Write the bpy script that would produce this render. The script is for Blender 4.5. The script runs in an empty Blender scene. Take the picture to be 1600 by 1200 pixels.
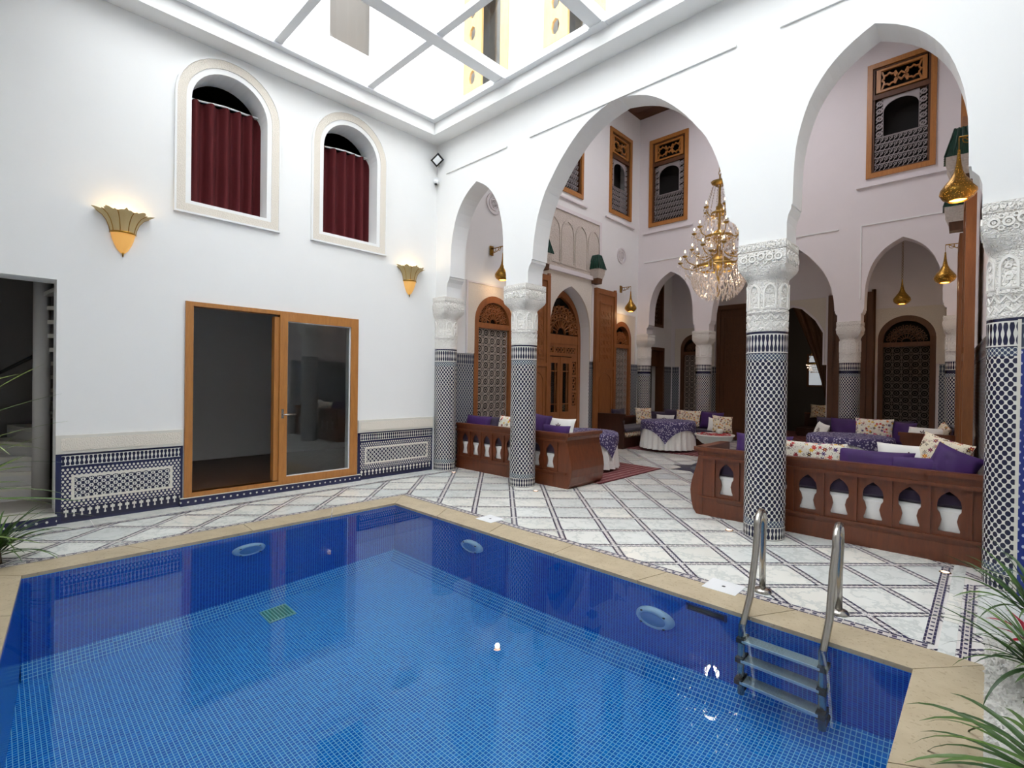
import bpy, math, random
from mathutils import Vector, Matrix
from mathutils.geometry import tessellate_polygon
random.seed(7)
PI = math.pi
SC = bpy.context.scene
COL = SC.collection

# ------------------------------------------------------------------ camera, sky, exposure
def make_camera():
    cd = bpy.data.cameras.new('camera'); cam = bpy.data.objects.new('camera', cd); COL.objects.link(cam)
    yaw, pitch, roll = .7633, .0057, .0140
    fw = Vector((-math.sin(yaw)*math.cos(pitch), math.cos(yaw)*math.cos(pitch), -math.sin(pitch)))
    rt = Vector((math.cos(yaw), math.sin(yaw), 0)); up = rt.cross(fw)
    c, s = math.cos(roll), math.sin(roll)
    rt, up = rt*c + up*s, up*c - rt*s
    m = Matrix((rt, up, -fw)).transposed().to_4x4(); m.translation = Vector((6.737, -5.152, 1.5))
    cam.matrix_world = m
    cd.sensor_width = 36; cd.lens = 779.35/1600*36; cd.clip_start = .02; cd.clip_end = 200
    SC.camera = cam
make_camera()
W = bpy.data.worlds.new('sky'); SC.world = W; W.use_nodes = True
bg = W.node_tree.nodes['Background']; bg.inputs[0].default_value = (.955, .975, 1, 1); bg.inputs[1].default_value = 4.0
SC.view_settings.view_transform = 'Standard'; SC.view_settings.look = 'None'
SC.view_settings.exposure = 0.48; SC.view_settings.gamma = 1.0
SC.view_settings.use_curve_mapping = False
SC.cycles.use_adaptive_sampling = True; SC.cycles.adaptive_threshold = .05
SC.cycles.max_bounces = 7; SC.cycles.diffuse_bounces = 4; SC.cycles.glossy_bounces = 4
SC.cycles.transmission_bounces = 6; SC.cycles.transparent_max_bounces = 16
SC.cycles.sample_clamp_indirect = 6; SC.cycles.sample_clamp_direct = 0
SC.cycles.use_denoising = True
SC.cycles.blur_glossy = 1.0

# ------------------------------------------------------------------ material helpers
def sr(h):
    h = h.lstrip('#'); v = [int(h[i:i+2], 16)/255 for i in (0, 2, 4)]
    return tuple(x/12.92 if x <= .04045 else ((x+.055)/1.055)**2.4 for x in v) + (1,)
class NT:
    def __init__(s, name):
        s.m = bpy.data.materials.new(name); s.m.use_nodes = True
        s.t = s.m.node_tree; s.t.nodes.clear()
        s.out = s.t.nodes.new('ShaderNodeOutputMaterial')
    def put(s, sock, v):
        if isinstance(v, bpy.types.NodeSocket): s.t.links.new(v, sock)
        elif isinstance(v, (int, float)) and hasattr(sock.default_value, '__len__'):
            sock.default_value = (v, v, v) if len(sock.default_value) == 3 else (v, v, v, 1)
        else: sock.default_value = v
    def node(s, typ, ins=None, **props):
        n = s.t.nodes.new(typ)
        for k, v in props.items(): setattr(n, k, v)
        for k, v in (ins or {}).items(): s.put(n.inputs[k], v)
        return n
    def f(s, op, a, b=0., c=0.):
        n = s.node('ShaderNodeMath', operation=op); s.put(n.inputs[0], a); s.put(n.inputs[1], b); s.put(n.inputs[2], c)
        return n.outputs[0]
    def mix(s, fac, a, b):
        n = s.node('ShaderNodeMix', data_type='RGBA'); s.put(n.inputs[0], fac); s.put(n.inputs[6], a); s.put(n.inputs[7], b)
        return n.outputs[2]
    def xyz(s, kind='Object'):
        if kind == 'Position': v = s.node('ShaderNodeNewGeometry').outputs['Position']
        else: v = s.node('ShaderNodeTexCoord').outputs[kind]
        sp = s.node('ShaderNodeSeparateXYZ', {0: v}); return v, sp.outputs[0], sp.outputs[1], sp.outputs[2]
    def vec(s, x, y, z=0.):
        return s.node('ShaderNodeCombineXYZ', {0: x, 1: y, 2: z}).outputs[0]
    def noise(s, vec, scale, detail=3., rough=.55):
        return s.node('ShaderNodeTexNoise', {'Vector': vec, 'Scale': scale, 'Detail': detail, 'Roughness': rough}).outputs[0]
    def vor(s, vec, scale, feature='F1', **kw):
        return s.node('ShaderNodeTexVoronoi', {'Vector': vec, 'Scale': scale}, feature=feature, **kw)
    def ramp(s, fac, *stops):
        n = s.node('ShaderNodeValToRGB', {0: fac}); e = n.color_ramp.elements
        e[0].position, e[0].color = stops[0]; e[1].position, e[1].color = stops[-1]
        for p, c in stops[1:-1]: x = e.new(p); x.color = c
        return n.outputs[0]
    def bump(s, h, strength=.5, dist=.01):
        return s.node('ShaderNodeBump', {'Height': h, 'Strength': strength, 'Distance': dist}).outputs[0]
    def bsdf(s, col, rough=.5, metal=0., normal=None, **kw):
        n = s.node('ShaderNodeBsdfPrincipled', {'Base Color': col, 'Roughness': rough, 'Metallic': metal})
        if normal is not None: s.put(n.inputs['Normal'], normal)
        for k, v in kw.items(): s.put(n.inputs[k.replace('_', ' ')], v)
        return n.outputs[0]
    def done(s, sh): s.t.links.new(sh, s.out.inputs[0]); return s.m
    def lt(s, a, b): return s.f('LESS_THAN', a, b)
    def gt(s, a, b): return s.f('GREATER_THAN', a, b)
    def cell(s, u, p): return s.f('ABSOLUTE', s.f('SUBTRACT', s.f('FRACT', s.f('DIVIDE', u, p)), .5))   # 0 at cell centre .. .5 at the edge
    def both(s, a, b): return s.f('MULTIPLY', a, b)
    def either(s, a, b): return s.f('MAXIMUM', a, b)
def plain(name, col, rough=.5, metal=0., nscale=0, namt=.1, bumps=0., **kw):
    t = NT(name); c = sr(col); nrm = None
    if nscale:
        v = t.xyz('Object')[0]; nz = t.noise(v, nscale)
        d = tuple(x*(1-namt*2) for x in c[:3]) + (1,)
        if bumps: nrm = t.bump(nz, bumps, .01)
        c = t.mix(nz, d, c)
    return t.done(t.bsdf(c, rough, metal, nrm, **kw))
def emit(name, col, strength, base=None):
    t = NT(name); t.m.cycles.emission_sampling = 'NONE'; return t.done(t.bsdf(sr(base or col), .5, 0, None, Emission_Color=sr(col), Emission_Strength=strength))
MT = {}
MT['plaster'] = plain('white_plaster', '#f2f2f1', .75, 0, 3, .015)
MT['plaster_in'] = plain('light_tinted_plaster', '#ebe5e6', .75, 0, 3, .02)  # the inner court's warm light is put into this plaster colour
def stucco(name, col, scale, strength=1., dist=.012):
    t = NT(name); v = t.xyz('Object')[0]
    w = t.node('ShaderNodeVectorMath', {0: v, 1: t.node('ShaderNodeVectorMath', {0: t.node('ShaderNodeTexNoise', {'Vector': v, 'Scale': scale*.4, 'Detail': 0.}).outputs[1], 3: 1.1/scale}, operation='SCALE').outputs[0]}, operation='ADD').outputs[0]
    a = t.vor(w, scale, 'DISTANCE_TO_EDGE').outputs[0]; b = t.vor(w, scale, 'F1').outputs[0]
    ridge = t.f('MINIMUM', t.f('MULTIPLY', a, 5.), 1.)                       # grooves along cell edges
    ring = t.f('ABSOLUTE', t.f('SUBTRACT', t.f('FRACT', t.f('MULTIPLY', b, 3.2)), .5))   # scrolls inside each cell
    h = t.f('ADD', t.f('MULTIPLY', ridge, .8), t.f('MULTIPLY', ring, .9))
    return t.done(t.bsdf(sr(col), .8, 0, t.bump(h, strength, dist)))
MT['stucco'] = stucco('carved_stucco', '#f3efe9', 32, .85, .011)
MT['stucco_fine'] = stucco('fine_carved_stucco', '#e8e0d4', 40, .5, .008)
MT['stucco_big'] = stucco('carved_stucco_panel', '#d8cec4', 17, .6, .015)
def wood(name, dark, light, rough=.45, scale=1., coat=0.):
    t = NT(name); v, x, y, z = t.xyz('Object')
    m = t.node('ShaderNodeMapping', {'Vector': v, 'Scale': (9*scale, 9*scale, 1.1*scale)}).outputs[0]
    n = t.noise(m, 3.2, 5, .6); n2 = t.noise(m, 17., 2, .5)
    c = t.mix(t.f('ADD', t.f('MULTIPLY', n, .8), t.f('MULTIPLY', n2, .3)), sr(dark), sr(light))
    return t.done(t.bsdf(c, rough, 0, t.bump(n2, .15, .004), Coat_Weight=coat, Coat_Roughness=.2))
MT['bench_wood'] = wood('red_brown_wood', '#38160b', '#824424', .38, 1., .2)
MT['overexposed_pine'] = wood('glare_lightened_pine', '#d69a50', '#f0c88c', .5)  # pine colour lightened to imitate overexposure above the skylight
MT['pine'] = wood('honey_pine', '#8a5222', '#c98a45', .4, 1., .2)
MT['door_wood'] = wood('cedar_wood', '#6a3a1c', '#ad6e3e', .45)
MT['sofa_wood'] = wood('near_black_wood', '#1f0f09', '#4a2617', .45)
MT['dark_wood'] = wood('dark_cedar', '#38200f', '#6e4325', .5)
MT['green_tile'] = plain('green_glaze', '#0f4a3c', .35, 0, 30, .2)
MT['brass'] = plain('brass', '#b58a3c', .3, 1., 40, .25)
MT['gold'] = plain('gilt_metal', '#b39250', .32, 1.)
MT['steel'] = plain('brushed_steel', '#b9b4ac', .22, 1., 30, .08)
MT['black'] = plain('black_plastic', '#141414', .5)
MT['iron'] = plain('pale_wrought_iron', '#a39c9c', .5, .2)
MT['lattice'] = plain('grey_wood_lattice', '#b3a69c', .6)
MT['painted_dim'] = plain('dimness_paint', '#4a4744', .9)  # wall colour darkened to stand for dim interiors
MT['painted_black'] = plain('darkness_paint', '#171514', .9)  # near black colour stands for the lack of light behind openings
MT['white_metal'] = plain('white_painted_metal', '#eceef0', .4)
MT['cloth_white'] = plain('white_cotton', '#f1efec', .85, 0, 18, .03, .2)
MT['purple'] = plain('purple_velvet', '#44106a', .65, 0, 9, .3, .3, Sheen_Weight=.08)
MT['purple_dark'] = plain('dark_purple_velvet', '#2a0e3c', .65, 0, 9, .3, .3, Sheen_Weight=.4)
MT['curtain_red'] = plain('crimson_velvet', '#58020c', .85, 0, 12, .12, .1, Sheen_Weight=.0)
MT['curtain_brown'] = plain('brown_drape', '#5a3a22', .8, 0, 12, .12)
MT['stone_basin'] = plain('white_carved_marble', '#dcdbd2', .4, 0, 25, .06, .3)
MT['bulb'] = emit('lamp_bulb', '#ffd9a0', 12)
MT['glow'] = emit('lamp_mouth', '#ffb84d', 7)
def glass(name, tint=(1, 1, 1, 1), ior=1.5, rough=0.):
    t = NT(name); bf = t.node('ShaderNodeNewGeometry').outputs['Backfacing']
    fr = t.node('ShaderNodeFresnel', {'IOR': t.f('ADD', t.f('MULTIPLY', bf, 1/ior-ior), ior)}).outputs[0]      # same reflectance from both faces
    a = t.node('ShaderNodeBsdfTransparent', {'Color': tint}).outputs[0]
    b = t.node('ShaderNodeBsdfGlossy', {'Color': (1, 1, 1, 1), 'Roughness': rough}).outputs[0]
    return t.done(t.node('ShaderNodeMixShader', {0: fr, 1: a, 2: b}).outputs[0])
MT['glass'] = glass('window_glass', (.82, .85, .85, 1), 1.6)
MT['skyglass'] = glass('skylight_glass', (.97, .98, .98, 1), 1.3)
def crystal():
    t = NT('crystal'); d = t.bsdf((.95, .92, .9, 1), .08, 0., None, Specular_IOR_Level=1.); a = t.node('ShaderNodeBsdfTransparent', {'Color': (.95, .93, .92, 1)}).outputs[0]
    b = t.node('ShaderNodeBsdfGlossy', {'Color': (1, .97, .95, 1), 'Roughness': .12}).outputs[0]
    return t.done(t.node('ShaderNodeMixShader', {0: .5, 1: a, 2: t.node('ShaderNodeMixShader', {0: .45, 1: b, 2: d}).outputs[0]}).outputs[0])
MT['crystal'] = crystal()
def water():
    t = NT('pool_water'); g = t.node('ShaderNodeBsdfGlass', {'Color': (.82, .96, 1, 1), 'IOR': 1.33, 'Roughness': 0.})
    v = t.xyz('Object')[0]
    t.put(g.inputs['Normal'], t.bump(t.noise(v, 2.2, 1.), .012, .05))
    return t.done(g.outputs[0])
MT['water'] = water()
NAVY, IVORY = sr('#20213c'), sr('#dcdad4')
def dots(t, u, v, pu, pv, r):
    def one(off):
        a = t.f('SUBTRACT', t.f('FRACT', t.f('ADD', t.f('DIVIDE', u, pu), off)), .5)
        b = t.f('SUBTRACT', t.f('FRACT', t.f('ADD', t.f('DIVIDE', v, 2*pv), off)), .5)
        a = t.f('MULTIPLY', a, pu); b = t.f('MULTIPLY', b, 2*pv*.82)
        return t.f('SQRT', t.f('ADD', t.f('MULTIPLY', a, a), t.f('MULTIPLY', b, b)))
    return t.lt(t.f('MINIMUM', one(0.), one(.5)), r)
def uvm(t, kind):
    if kind == 'uv':
        _, u, v, _ = t.xyz('UV'); return u, v
    _, x, y, z = t.xyz('Position')
    return {'xz': (x, z), 'yz': (y, z), 'xy': (x, y)}[kind]
def zellige(name, kind, pu=.05, pv=.034, r=.0165, dark=NAVY, light=IVORY):
    t = NT(name); u, v = uvm(t, kind)
    return t.done(t.bsdf(t.mix(dots(t, u, v, pu, pv, r), light, dark), .25))
def spindles(name, kind, z0, h, p=.034, dark=NAVY, light=IVORY):
    """dark band with upright pale spindles between two pale fillets"""
    t = NT(name); u, v = uvm(t, kind); q = t.f('DIVIDE', t.f('SUBTRACT', v, z0), h)
    wv = t.f('MULTIPLY', t.f('COSINE', t.f('MULTIPLY', q, 4*PI)), .11)
    sp = t.lt(t.cell(u, p), t.f('ADD', .2, wv))
    edge = t.gt(t.f('ABSOLUTE', t.f('SUBTRACT', q, .5)), .41)
    edge2 = t.gt(t.f('ABSOLUTE', t.f('SUBTRACT', q, .5)), .465)
    c = t.mix(t.either(sp, edge), dark, light)
    return t.done(t.bsdf(t.mix(edge2, c, dark), .25))
def rings(name, kind, p=.075, dark=NAVY, light=IVORY):
    """pale interlaced rings round dark stars"""
    t = NT(name); u, v = uvm(t, kind)
    d = dots(t, u, v, p, p*.5, p*.22); e = dots(t, u, v, p*.5, p*.25, p*.085)
    f = dots(t, t.f('ADD', u, p*.5), v, p, p*.5, p*.1)
    return t.done(t.bsdf(t.mix(t.either(d, t.either(e, f)), light, dark), .25))
def crosses(name, kind, z0, h, p=.07, dark=NAVY, light=IVORY):
    t = NT(name); u, v = uvm(t, kind); q = t.f('DIVIDE', t.f('SUBTRACT', v, z0), h); c = t.cell(u, p)
    up = t.both(t.lt(c, .09), t.lt(t.f('ABSOLUTE', t.f('SUBTRACT', q, .62)), .36))
    dn = t.both(t.lt(c, .3), t.lt(t.f('ABSOLUTE', t.f('SUBTRACT', q, .72)), .11))
    d2 = t.both(t.lt(c, .14), t.lt(t.f('ABSOLUTE', t.f('SUBTRACT', q, .33)), .07))
    return t.done(t.bsdf(t.mix(t.either(up, t.either(dn, d2)), dark, light), .25))
def pool_tile(name, kind, a, b, grout, p=.025):
    t = NT(name); u, v = uvm(t, kind)
    cu = t.f('FLOOR', t.f('DIVIDE', u, p)); cv = t.f('FLOOR', t.f('DIVIDE', v, p))
    w = t.node('ShaderNodeTexWhiteNoise', {'Vector': t.vec(cu, cv, 0.)}, noise_dimensions='3D').outputs[0]
    big = t.noise(t.vec(u, v, 0.), 1.2, 2)
    c = t.mix(t.f('ADD', t.f('MULTIPLY', w, .6), t.f('MULTIPLY', big, .4)), sr(a), sr(b))
    g = t.gt(t.f('MAXIMUM', t.cell(u, p), t.cell(v, p)), .415)
    return t.done(t.bsdf(t.mix(g, c, sr(grout)), .2))
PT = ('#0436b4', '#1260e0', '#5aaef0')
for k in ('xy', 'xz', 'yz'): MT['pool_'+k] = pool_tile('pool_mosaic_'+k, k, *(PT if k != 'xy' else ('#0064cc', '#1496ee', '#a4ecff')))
# floor: diagonal mosaic strips (a = x+y, b = y-x), marble slabs sit on top
GP, GA, GB = .64, -.105, -1.58
def floor_mosaic():
    t = NT('mosaic_strips'); _, x, y, z = t.xyz('Position')
    a = t.f('SUBTRACT', t.f('ADD', x, y), GA); b = t.f('SUBTRACT', t.f('SUBTRACT', y, x), GB)
    def strip(p, q):
        d = t.f('SUBTRACT', .5, t.cell(p, GP)); d = t.f('MULTIPLY', d, GP)      # distance from strip centre
        rim = t.both(t.both(t.gt(d, .021), t.lt(d, .048)), t.lt(t.f('FRACT', t.f('DIVIDE', q, .06)), .9))
        mid = t.both(t.lt(d, .016), t.both(t.gt(d, .006), t.lt(t.f('FRACT', t.f('DIVIDE', q, .068)), .55)))
        return d, t.either(rim, t.f('MULTIPLY', mid, .7))
    da, pa = strip(a, b); db, pb = strip(b, a)
    m = t.f('ADD', t.f('MULTIPLY', t.lt(da, db), pa), t.f('MULTIPLY', t.gt(da, db), pb))
    return t.done(t.bsdf(t.mix(m, sr('#e6e2de'), sr('#10103a')), .3))
MT['strips'] = floor_mosaic()
def border(name, along):
    t = NT(name); _, u, v, _ = t.xyz('UV')
    rim = t.both(t.gt(t.f('ABSOLUTE', v), .55), t.lt(t.f('FRACT', t.f('DIVIDE', u, .06)), .9))
    mid = t.both(t.lt(t.f('ABSOLUTE', v), .35), t.lt(t.f('FRACT', t.f('DIVIDE', u, .07)), .35))
    return t.done(t.bsdf(t.mix(t.either(rim, mid), sr('#d2ccc6'), sr('#2b2a52')), .3))
MT['border'] = border('mosaic_border', 0)
def marble():
    t = NT('white_marble'); v = t.xyz('Object')[0]
    r = t.node('ShaderNodeObjectInfo').outputs['Random']
    base = t.ramp(r, (0., sr('#e0e4e2')), (.4, sr('#f0f2ee')), (.8, sr('#f6f3ea')), (1., sr('#e4e6e0')))
    vv = t.node('ShaderNodeVectorMath', {0: v, 1: t.vec(t.f('MULTIPLY', r, 40.), r, r)}, operation='ADD').outputs[0]
    n = t.noise(vv, 4., 6, .65); s = t.f('ABSOLUTE', t.f('SUBTRACT', n, .5))
    vein = t.f('MULTIPLY', t.lt(s, .025), .5)
    c = t.mix(vein, base, sr('#c4cbc8')); c = t.mix(t.f('MULTIPLY', n, .2), c, sr('#c6cac2'))
    return t.done(t.bsdf(c, .16))
MT['marble'] = marble()
def travertine():
    t = NT('travertine'); v = t.xyz('Object')[0]; n = t.noise(v, 6., 6, .6); m = t.noise(v, 45., 3)
    c = t.mix(n, sr('#a59477'), sr('#d2c4a8')); c = t.mix(t.f('MULTIPLY', t.gt(m, .62), .35), c, sr('#8a7656'))
    return t.done(t.bsdf(c, .45, 0, t.bump(m, .2, .003)))
MT['travertine'] = travertine()
def floral(name, ground, scale, cols):
    t = NT(name); v = t.xyz('Object')[0]
    vo = t.vor(v, scale, 'F1', voronoi_dimensions='3D'); d, cc = vo.outputs[0], vo.outputs[1]
    h = t.node('ShaderNodeSeparateColor', {0: cc}).outputs[0]
    stops = [(i/len(cols), sr(c)) for i, c in enumerate(cols)]
    n = t.node('ShaderNodeValToRGB', {0: h}); n.color_ramp.interpolation = 'CONSTANT'; e = n.color_ramp.elements
    e[0].position, e[0].color = stops[0]; e[1].position, e[1].color = stops[1]
    for p, c in stops[2:]: x = e.new(p); x.color = c
    small = t.vor(v, scale*3.1, 'F1').outputs[0]
    df = t.node('ShaderNodeVectorMath', {0: v, 1: vo.outputs[2]}, operation='SUBTRACT').outputs[0]
    sp = t.node('ShaderNodeSeparateXYZ', {0: df}); ang = t.f('ARCTAN2', sp.outputs[2], sp.outputs[0])
    pet = t.f('ADD', .40, t.f('MULTIPLY', t.f('COSINE', t.f('MULTIPLY', ang, 6.)), .12))
    c = t.mix(t.lt(d, pet), sr(ground), n.outputs[0])
    c = t.mix(t.lt(d, .13), c, sr('#f0d060'))
    c = t.mix(t.both(t.gt(d, .48), t.lt(small, .2)), c, sr('#33242a'))
    return t.done(t.bsdf(c, .85))
MT['floral'] = floral('floral_print', '#efe9da', 20, ('#c83030', '#e27a24', '#45202a', '#c22a7a', '#e0b030', '#4a2a6a', '#8a2026'))
MT['floral_dark'] = floral('dense_floral_print', '#e6dac2', 22, ('#a02c2a', '#d07a2c', '#3a2428', '#7a2a4a', '#caa24a', '#5a3a2a'))
def emblem():
    t = NT('embroidered_white_cotton'); _, x, y, z = t.xyz('Object')
    r = t.f('SQRT', t.f('ADD', t.f('MULTIPLY', x, x), t.f('MULTIPLY', z, z))); a = t.f('ARCTAN2', z, x)
    pet = t.f('ADD', .045, t.f('MULTIPLY', t.f('COSINE', t.f('MULTIPLY', a, 8.)), .022))
    m = t.both(t.lt(r, pet), t.gt(r, .016))
    return t.done(t.bsdf(t.mix(m, sr('#efece6'), sr('#4a2424')), .85))
MT['emblem'] = emblem()
def speckled():
    t = NT('purple_batik'); v = t.xyz('Object')[0]; n = t.vor(v, 30., 'F1').outputs[0]; b = t.noise(v, 40., 2)
    return t.done(t.bsdf(t.mix(t.lt(t.f('ADD', n, t.f('MULTIPLY', b, .5)), .60), sr('#453a68'), sr('#bdb8cc')), .8))
MT['batik'] = speckled()
def rug():
    t = NT('red_wool_rug'); v, x, y, z = t.xyz('Object')
    s = t.lt(t.f('FRACT', t.f('MULTIPLY', x, 9.)), .25); n = t.vor(v, 22.).outputs[0]
    c = t.mix(s, sr('#78383c'), sr('#a07c78')); c = t.mix(t.lt(n, .22), c, sr('#3f2430'))
    return t.done(t.bsdf(c, .95))
MT['rug'] = rug()
def leafmat(name, a, b):
    t = NT(name); v = t.xyz('Object')[0]; r = t.node('ShaderNodeObjectInfo').outputs['Random']
    return t.done(t.bsdf(t.mix(r, sr(a), sr(b)), .4, 0, None, Subsurface_Weight=0.))
MT['leaf'] = leafmat('strap_leaf', '#25421f', '#55762f')
MT['leaf_light'] = leafmat('palm_leaf', '#4c6a2c', '#8fa24a')
MT['leaf_red'] = leafmat('red_bract', '#a01830', '#d02848')
MT['gravel'] = plain('pale_gravel', '#e2e0da', .9, 0, 90, .2, .6)
MT['plant_stem'] = plain('fibrous_stem', '#5a4a34', .9, 0, 20, .2)

# ------------------------------------------------------------------ mesh helpers
def tag(o, label=None, cat=None, group=None, kind=None):
    if label: o['label'] = label
    if cat: o['category'] = cat
    if group: o['group'] = group
    if kind: o['kind'] = kind
    return o
def thing(name, loc, label=None, cat=None, group=None, kind=None):
    o = bpy.data.objects.new(name, None); COL.objects.link(o); o.location = loc; o.empty_display_size = .1
    return tag(o, label, cat, group, kind)
def wloc(o):
    v = Vector((0, 0, 0))
    while o is not None: v += Vector(o.location); o = o.parent
    return v
class MB:
    def __init__(s): s.v = []; s.f = []; s.uv = None; s.sm = []
    def add(s, vs, fs, smooth=False):
        k = len(s.v); s.v += [Vector(p) for p in vs]; s.f += [tuple(i+k for i in q) for q in fs]; s.sm += [smooth]*len(fs); return s
    def box(s, x0, x1, y0, y1, z0, z1):
        vs = [(x, y, z) for x in (x0, x1) for y in (y0, y1) for z in (z0, z1)]
        return s.add(vs, [(0, 1, 3, 2), (4, 6, 7, 5), (0, 4, 5, 1), (2, 3, 7, 6), (0, 2, 6, 4), (1, 5, 7, 3)])
    def slab(s, outer, holes, d0, d1, mp):
        """polygon with holes in (a,b), between depth d0 and d1; mp(a,b,d) -> point"""
        loops = [outer] + list(holes); flat = [p for l in loops for p in l]
        tri = tessellate_polygon([[Vector((a, b, 0)) for a, b in l] for l in loops])
        n = len(flat); vs = [mp(a, b, d0) for a, b in flat] + [mp(a, b, d1) for a, b in flat]
        fs = [tuple(t) for t in tri] + [tuple(i+n for i in reversed(t)) for t in tri]
        k = 0
        for l in loops:
            m = len(l)
            fs += [(k+i, k+(i+1) % m, n+k+(i+1) % m, n+k+i) for i in range(m)]; k += m
        return s.add(vs, fs)
    def ringslab(s, outer, inner, d0, d1, mp):
        """band between two contours of equal length, closed"""
        n = len(outer)
        vs = [mp(a, b, d) for d in (d0, d1) for c in (outer, inner) for a, b in c]
        fs = []
        for i in range(n):
            j = (i+1) % n
            fs += [(i, j, n+j, n+i), (2*n+j, 2*n+i, 3*n+i, 3*n+j), (i, 2*n+i, 2*n+j, j), (n+j, 3*n+j, 3*n+i, n+i)]
        return s.add(vs, fs)
    def lathe(s, prof, c=(0, 0, 0), n=24, a0=0., a1=2*PI, smooth=True, uv=False, wob=None):
        full = abs(a1-a0-2*PI) < 1e-6; m = n if full else n+1
        vs = []
        for r, z in prof:
            for i in range(m):
                a = a0+(a1-a0)*i/n; rr = r*(wob(a, z) if wob else 1)
                vs.append((c[0]+rr*math.cos(a), c[1]+rr*math.sin(a), c[2]+z))
        fs = []; us = []; R = max(p[0] for p in prof)
        for k in range(len(prof)-1):
            for i in range(n):
                j = (i+1) % m
                fs.append((k*m+i, k*m+j, (k+1)*m+j, (k+1)*m+i))
                u0, u1 = (a0+(a1-a0)*i/n)*R, (a0+(a1-a0)*(i+1)/n)*R
                us.append(((u0, prof[k][1]), (u1, prof[k][1]), (u1, prof[k+1][1]), (u0, prof[k+1][1])))
        if uv: s.uv = (s.uv or []) + us
        return s.add(vs, fs, smooth)
    def tube(s, pts, r, n=8, smooth=True, cap=True):
        pts = [Vector(p) for p in pts]; rs = r if isinstance(r, (list, tuple)) else [r]*len(pts)
        vs = []; ref = None
        for i, p in enumerate(pts):
            d = (pts[min(i+1, len(pts)-1)]-pts[max(i-1, 0)]).normalized()
            if ref is None:
                ref = Vector((0, 0, 1)) if abs(d.z) < .9 else Vector((1, 0, 0))
            a = d.cross(ref).normalized(); b = a.cross(d).normalized(); ref = b
            vs += [p+a*rs[i]*math.cos(2*PI*k/n)+b*rs[i]*math.sin(2*PI*k/n) for k in range(n)]
        fs = [(i*n+k, i*n+(k+1) % n, (i+1)*n+(k+1) % n, (i+1)*n+k) for i in range(len(pts)-1) for k in range(n)]
        if cap: fs += [tuple(reversed(range(n))), tuple(range((len(pts)-1)*n, len(pts)*n))]
        return s.add(vs, fs, smooth)
    def grid(s, nu, nv, fn, smooth=True, uv=None):
        vs = [fn(i/nu, j/nv) for j in range(nv+1) for i in range(nu+1)]
        fs = [(j*(nu+1)+i, j*(nu+1)+i+1, (j+1)*(nu+1)+i+1, (j+1)*(nu+1)+i) for j in range(nv) for i in range(nu)]
        return s.add(vs, fs, smooth)
    def bar(s, p, q, w, d, mp):
        """flat bar from p to q in (a,b), width w, depth d0..d1"""
        a = Vector(p); b = Vector(q); t = (b-a).normalized(); nn = Vector((-t.y, t.x))*w/2
        return s.slab([tuple(a-nn), tuple(b-nn), tuple(b+nn), tuple(a+nn)], [], d[0], d[1], mp)
    def build(s, name, mat, parent=None, xf=None, **tags):
        vs = s.v if xf is None else [xf(p) for p in s.v]
        o0 = wloc(parent) if parent is not None else Vector((0, 0, 0))
        me = bpy.data.meshes.new(name); me.from_pydata([tuple(Vector(p)-o0) for p in vs], [], s.f)
        if any(s.sm): me.polygons.foreach_set('use_smooth', s.sm)
        if s.uv and len(s.uv) == len(s.f):
            l = me.uv_layers.new(name='UVMap'); fl = [c for q in s.uv for c in q]
            for i, c in enumerate(fl): l.data[i].uv = c
        me.materials.append(MT[mat] if isinstance(mat, str) else mat); me.update()
        o = bpy.data.objects.new(name, me); COL.objects.link(o)
        if parent is not None: o.parent = parent
        return tag(o, **tags) if tags else o
def copy_tree(o, loc, rz=None, label=None):
    r = o.copy(); COL.objects.link(r); r.location = loc
    if rz is not None: r.rotation_euler = (0, 0, rz)
    if label: r['label'] = label
    for ch in o.children:
        c = ch.copy(); COL.objects.link(c); c.parent = r
        for g in ch.children: d = g.copy(); COL.objects.link(d); d.parent = c
    return r
class Fr:
    """wall frame: u along the wall, w out of the wall, z up"""
    def __init__(s, o, u, w): s.o = Vector(o); s.u = Vector(u).normalized(); s.w = Vector(w).normalized()
    def __call__(s, u, z, w): return s.o + s.u*u + s.w*w + Vector((0, 0, z))
    def p(s, v): return s(v[0], v[2], v[1])        # for points built as (u, w, z)
LW = Fr((0, 0, 0), (0, 1, 0), (1, 0, 0))           # left wall, u = y
FRW = Fr((0, 0, 0), (1, 0, 0), (0, -1, 0))         # arcade wall facing the pool, u = x
FARW = Fr((0, 6.65, 0), (1, 0, 0), (0, -1, 0))     # far arcade
BACK = Fr((0, 8.6, 0), (1, 0, 0), (0, -1, 0))      # gallery back wall
RA = Vector((6.42, 6.65, 0))-Vector((6.77, .38, 0))
RW = Fr(Vector((6.77, .38, 0))-RA.normalized()*.38, RA, (-RA.y, RA.x, 0))   # right wall of the inner court, u = distance along it
def arch_pts(c, prof, z0=None):
    """closed contour of an arched opening: prof = [(half, z)...] from the springing to the apex"""
    r = [(c+h, z) for h, z in prof]; l = [(c-h, z) for h, z in reversed(prof) if h > 1e-6]
    return r+l
def round_prof(h, spring, n=10): return [(h*math.cos(PI/2*i/n), spring+h*math.sin(PI/2*i/n)) for i in range(n)]+[(0, spring+h)]
def notch(u0, u1, z0, z1, c, prof):
    """plate with an arched gap open at the foot"""
    return [(u0, z0), (c-prof[0][0], z0)]+[(c-h, z) for h, z in prof]+[(c+h, z) for h, z in reversed(prof[:-1])]+[(c+prof[0][0], z0), (u1, z0), (u1, z1), (u0, z1)]
def ushape(u0, u1, z0, z1, w): return [(u0, z0), (u0+w, z0), (u0+w, z1-w), (u1-w, z1-w), (u1-w, z0), (u1, z0), (u1, z1), (u0, z1)]
def rect(a0, a1, b0, b1): return [(a0, b0), (a1, b0), (a1, b1), (a0, b1)]
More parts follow.
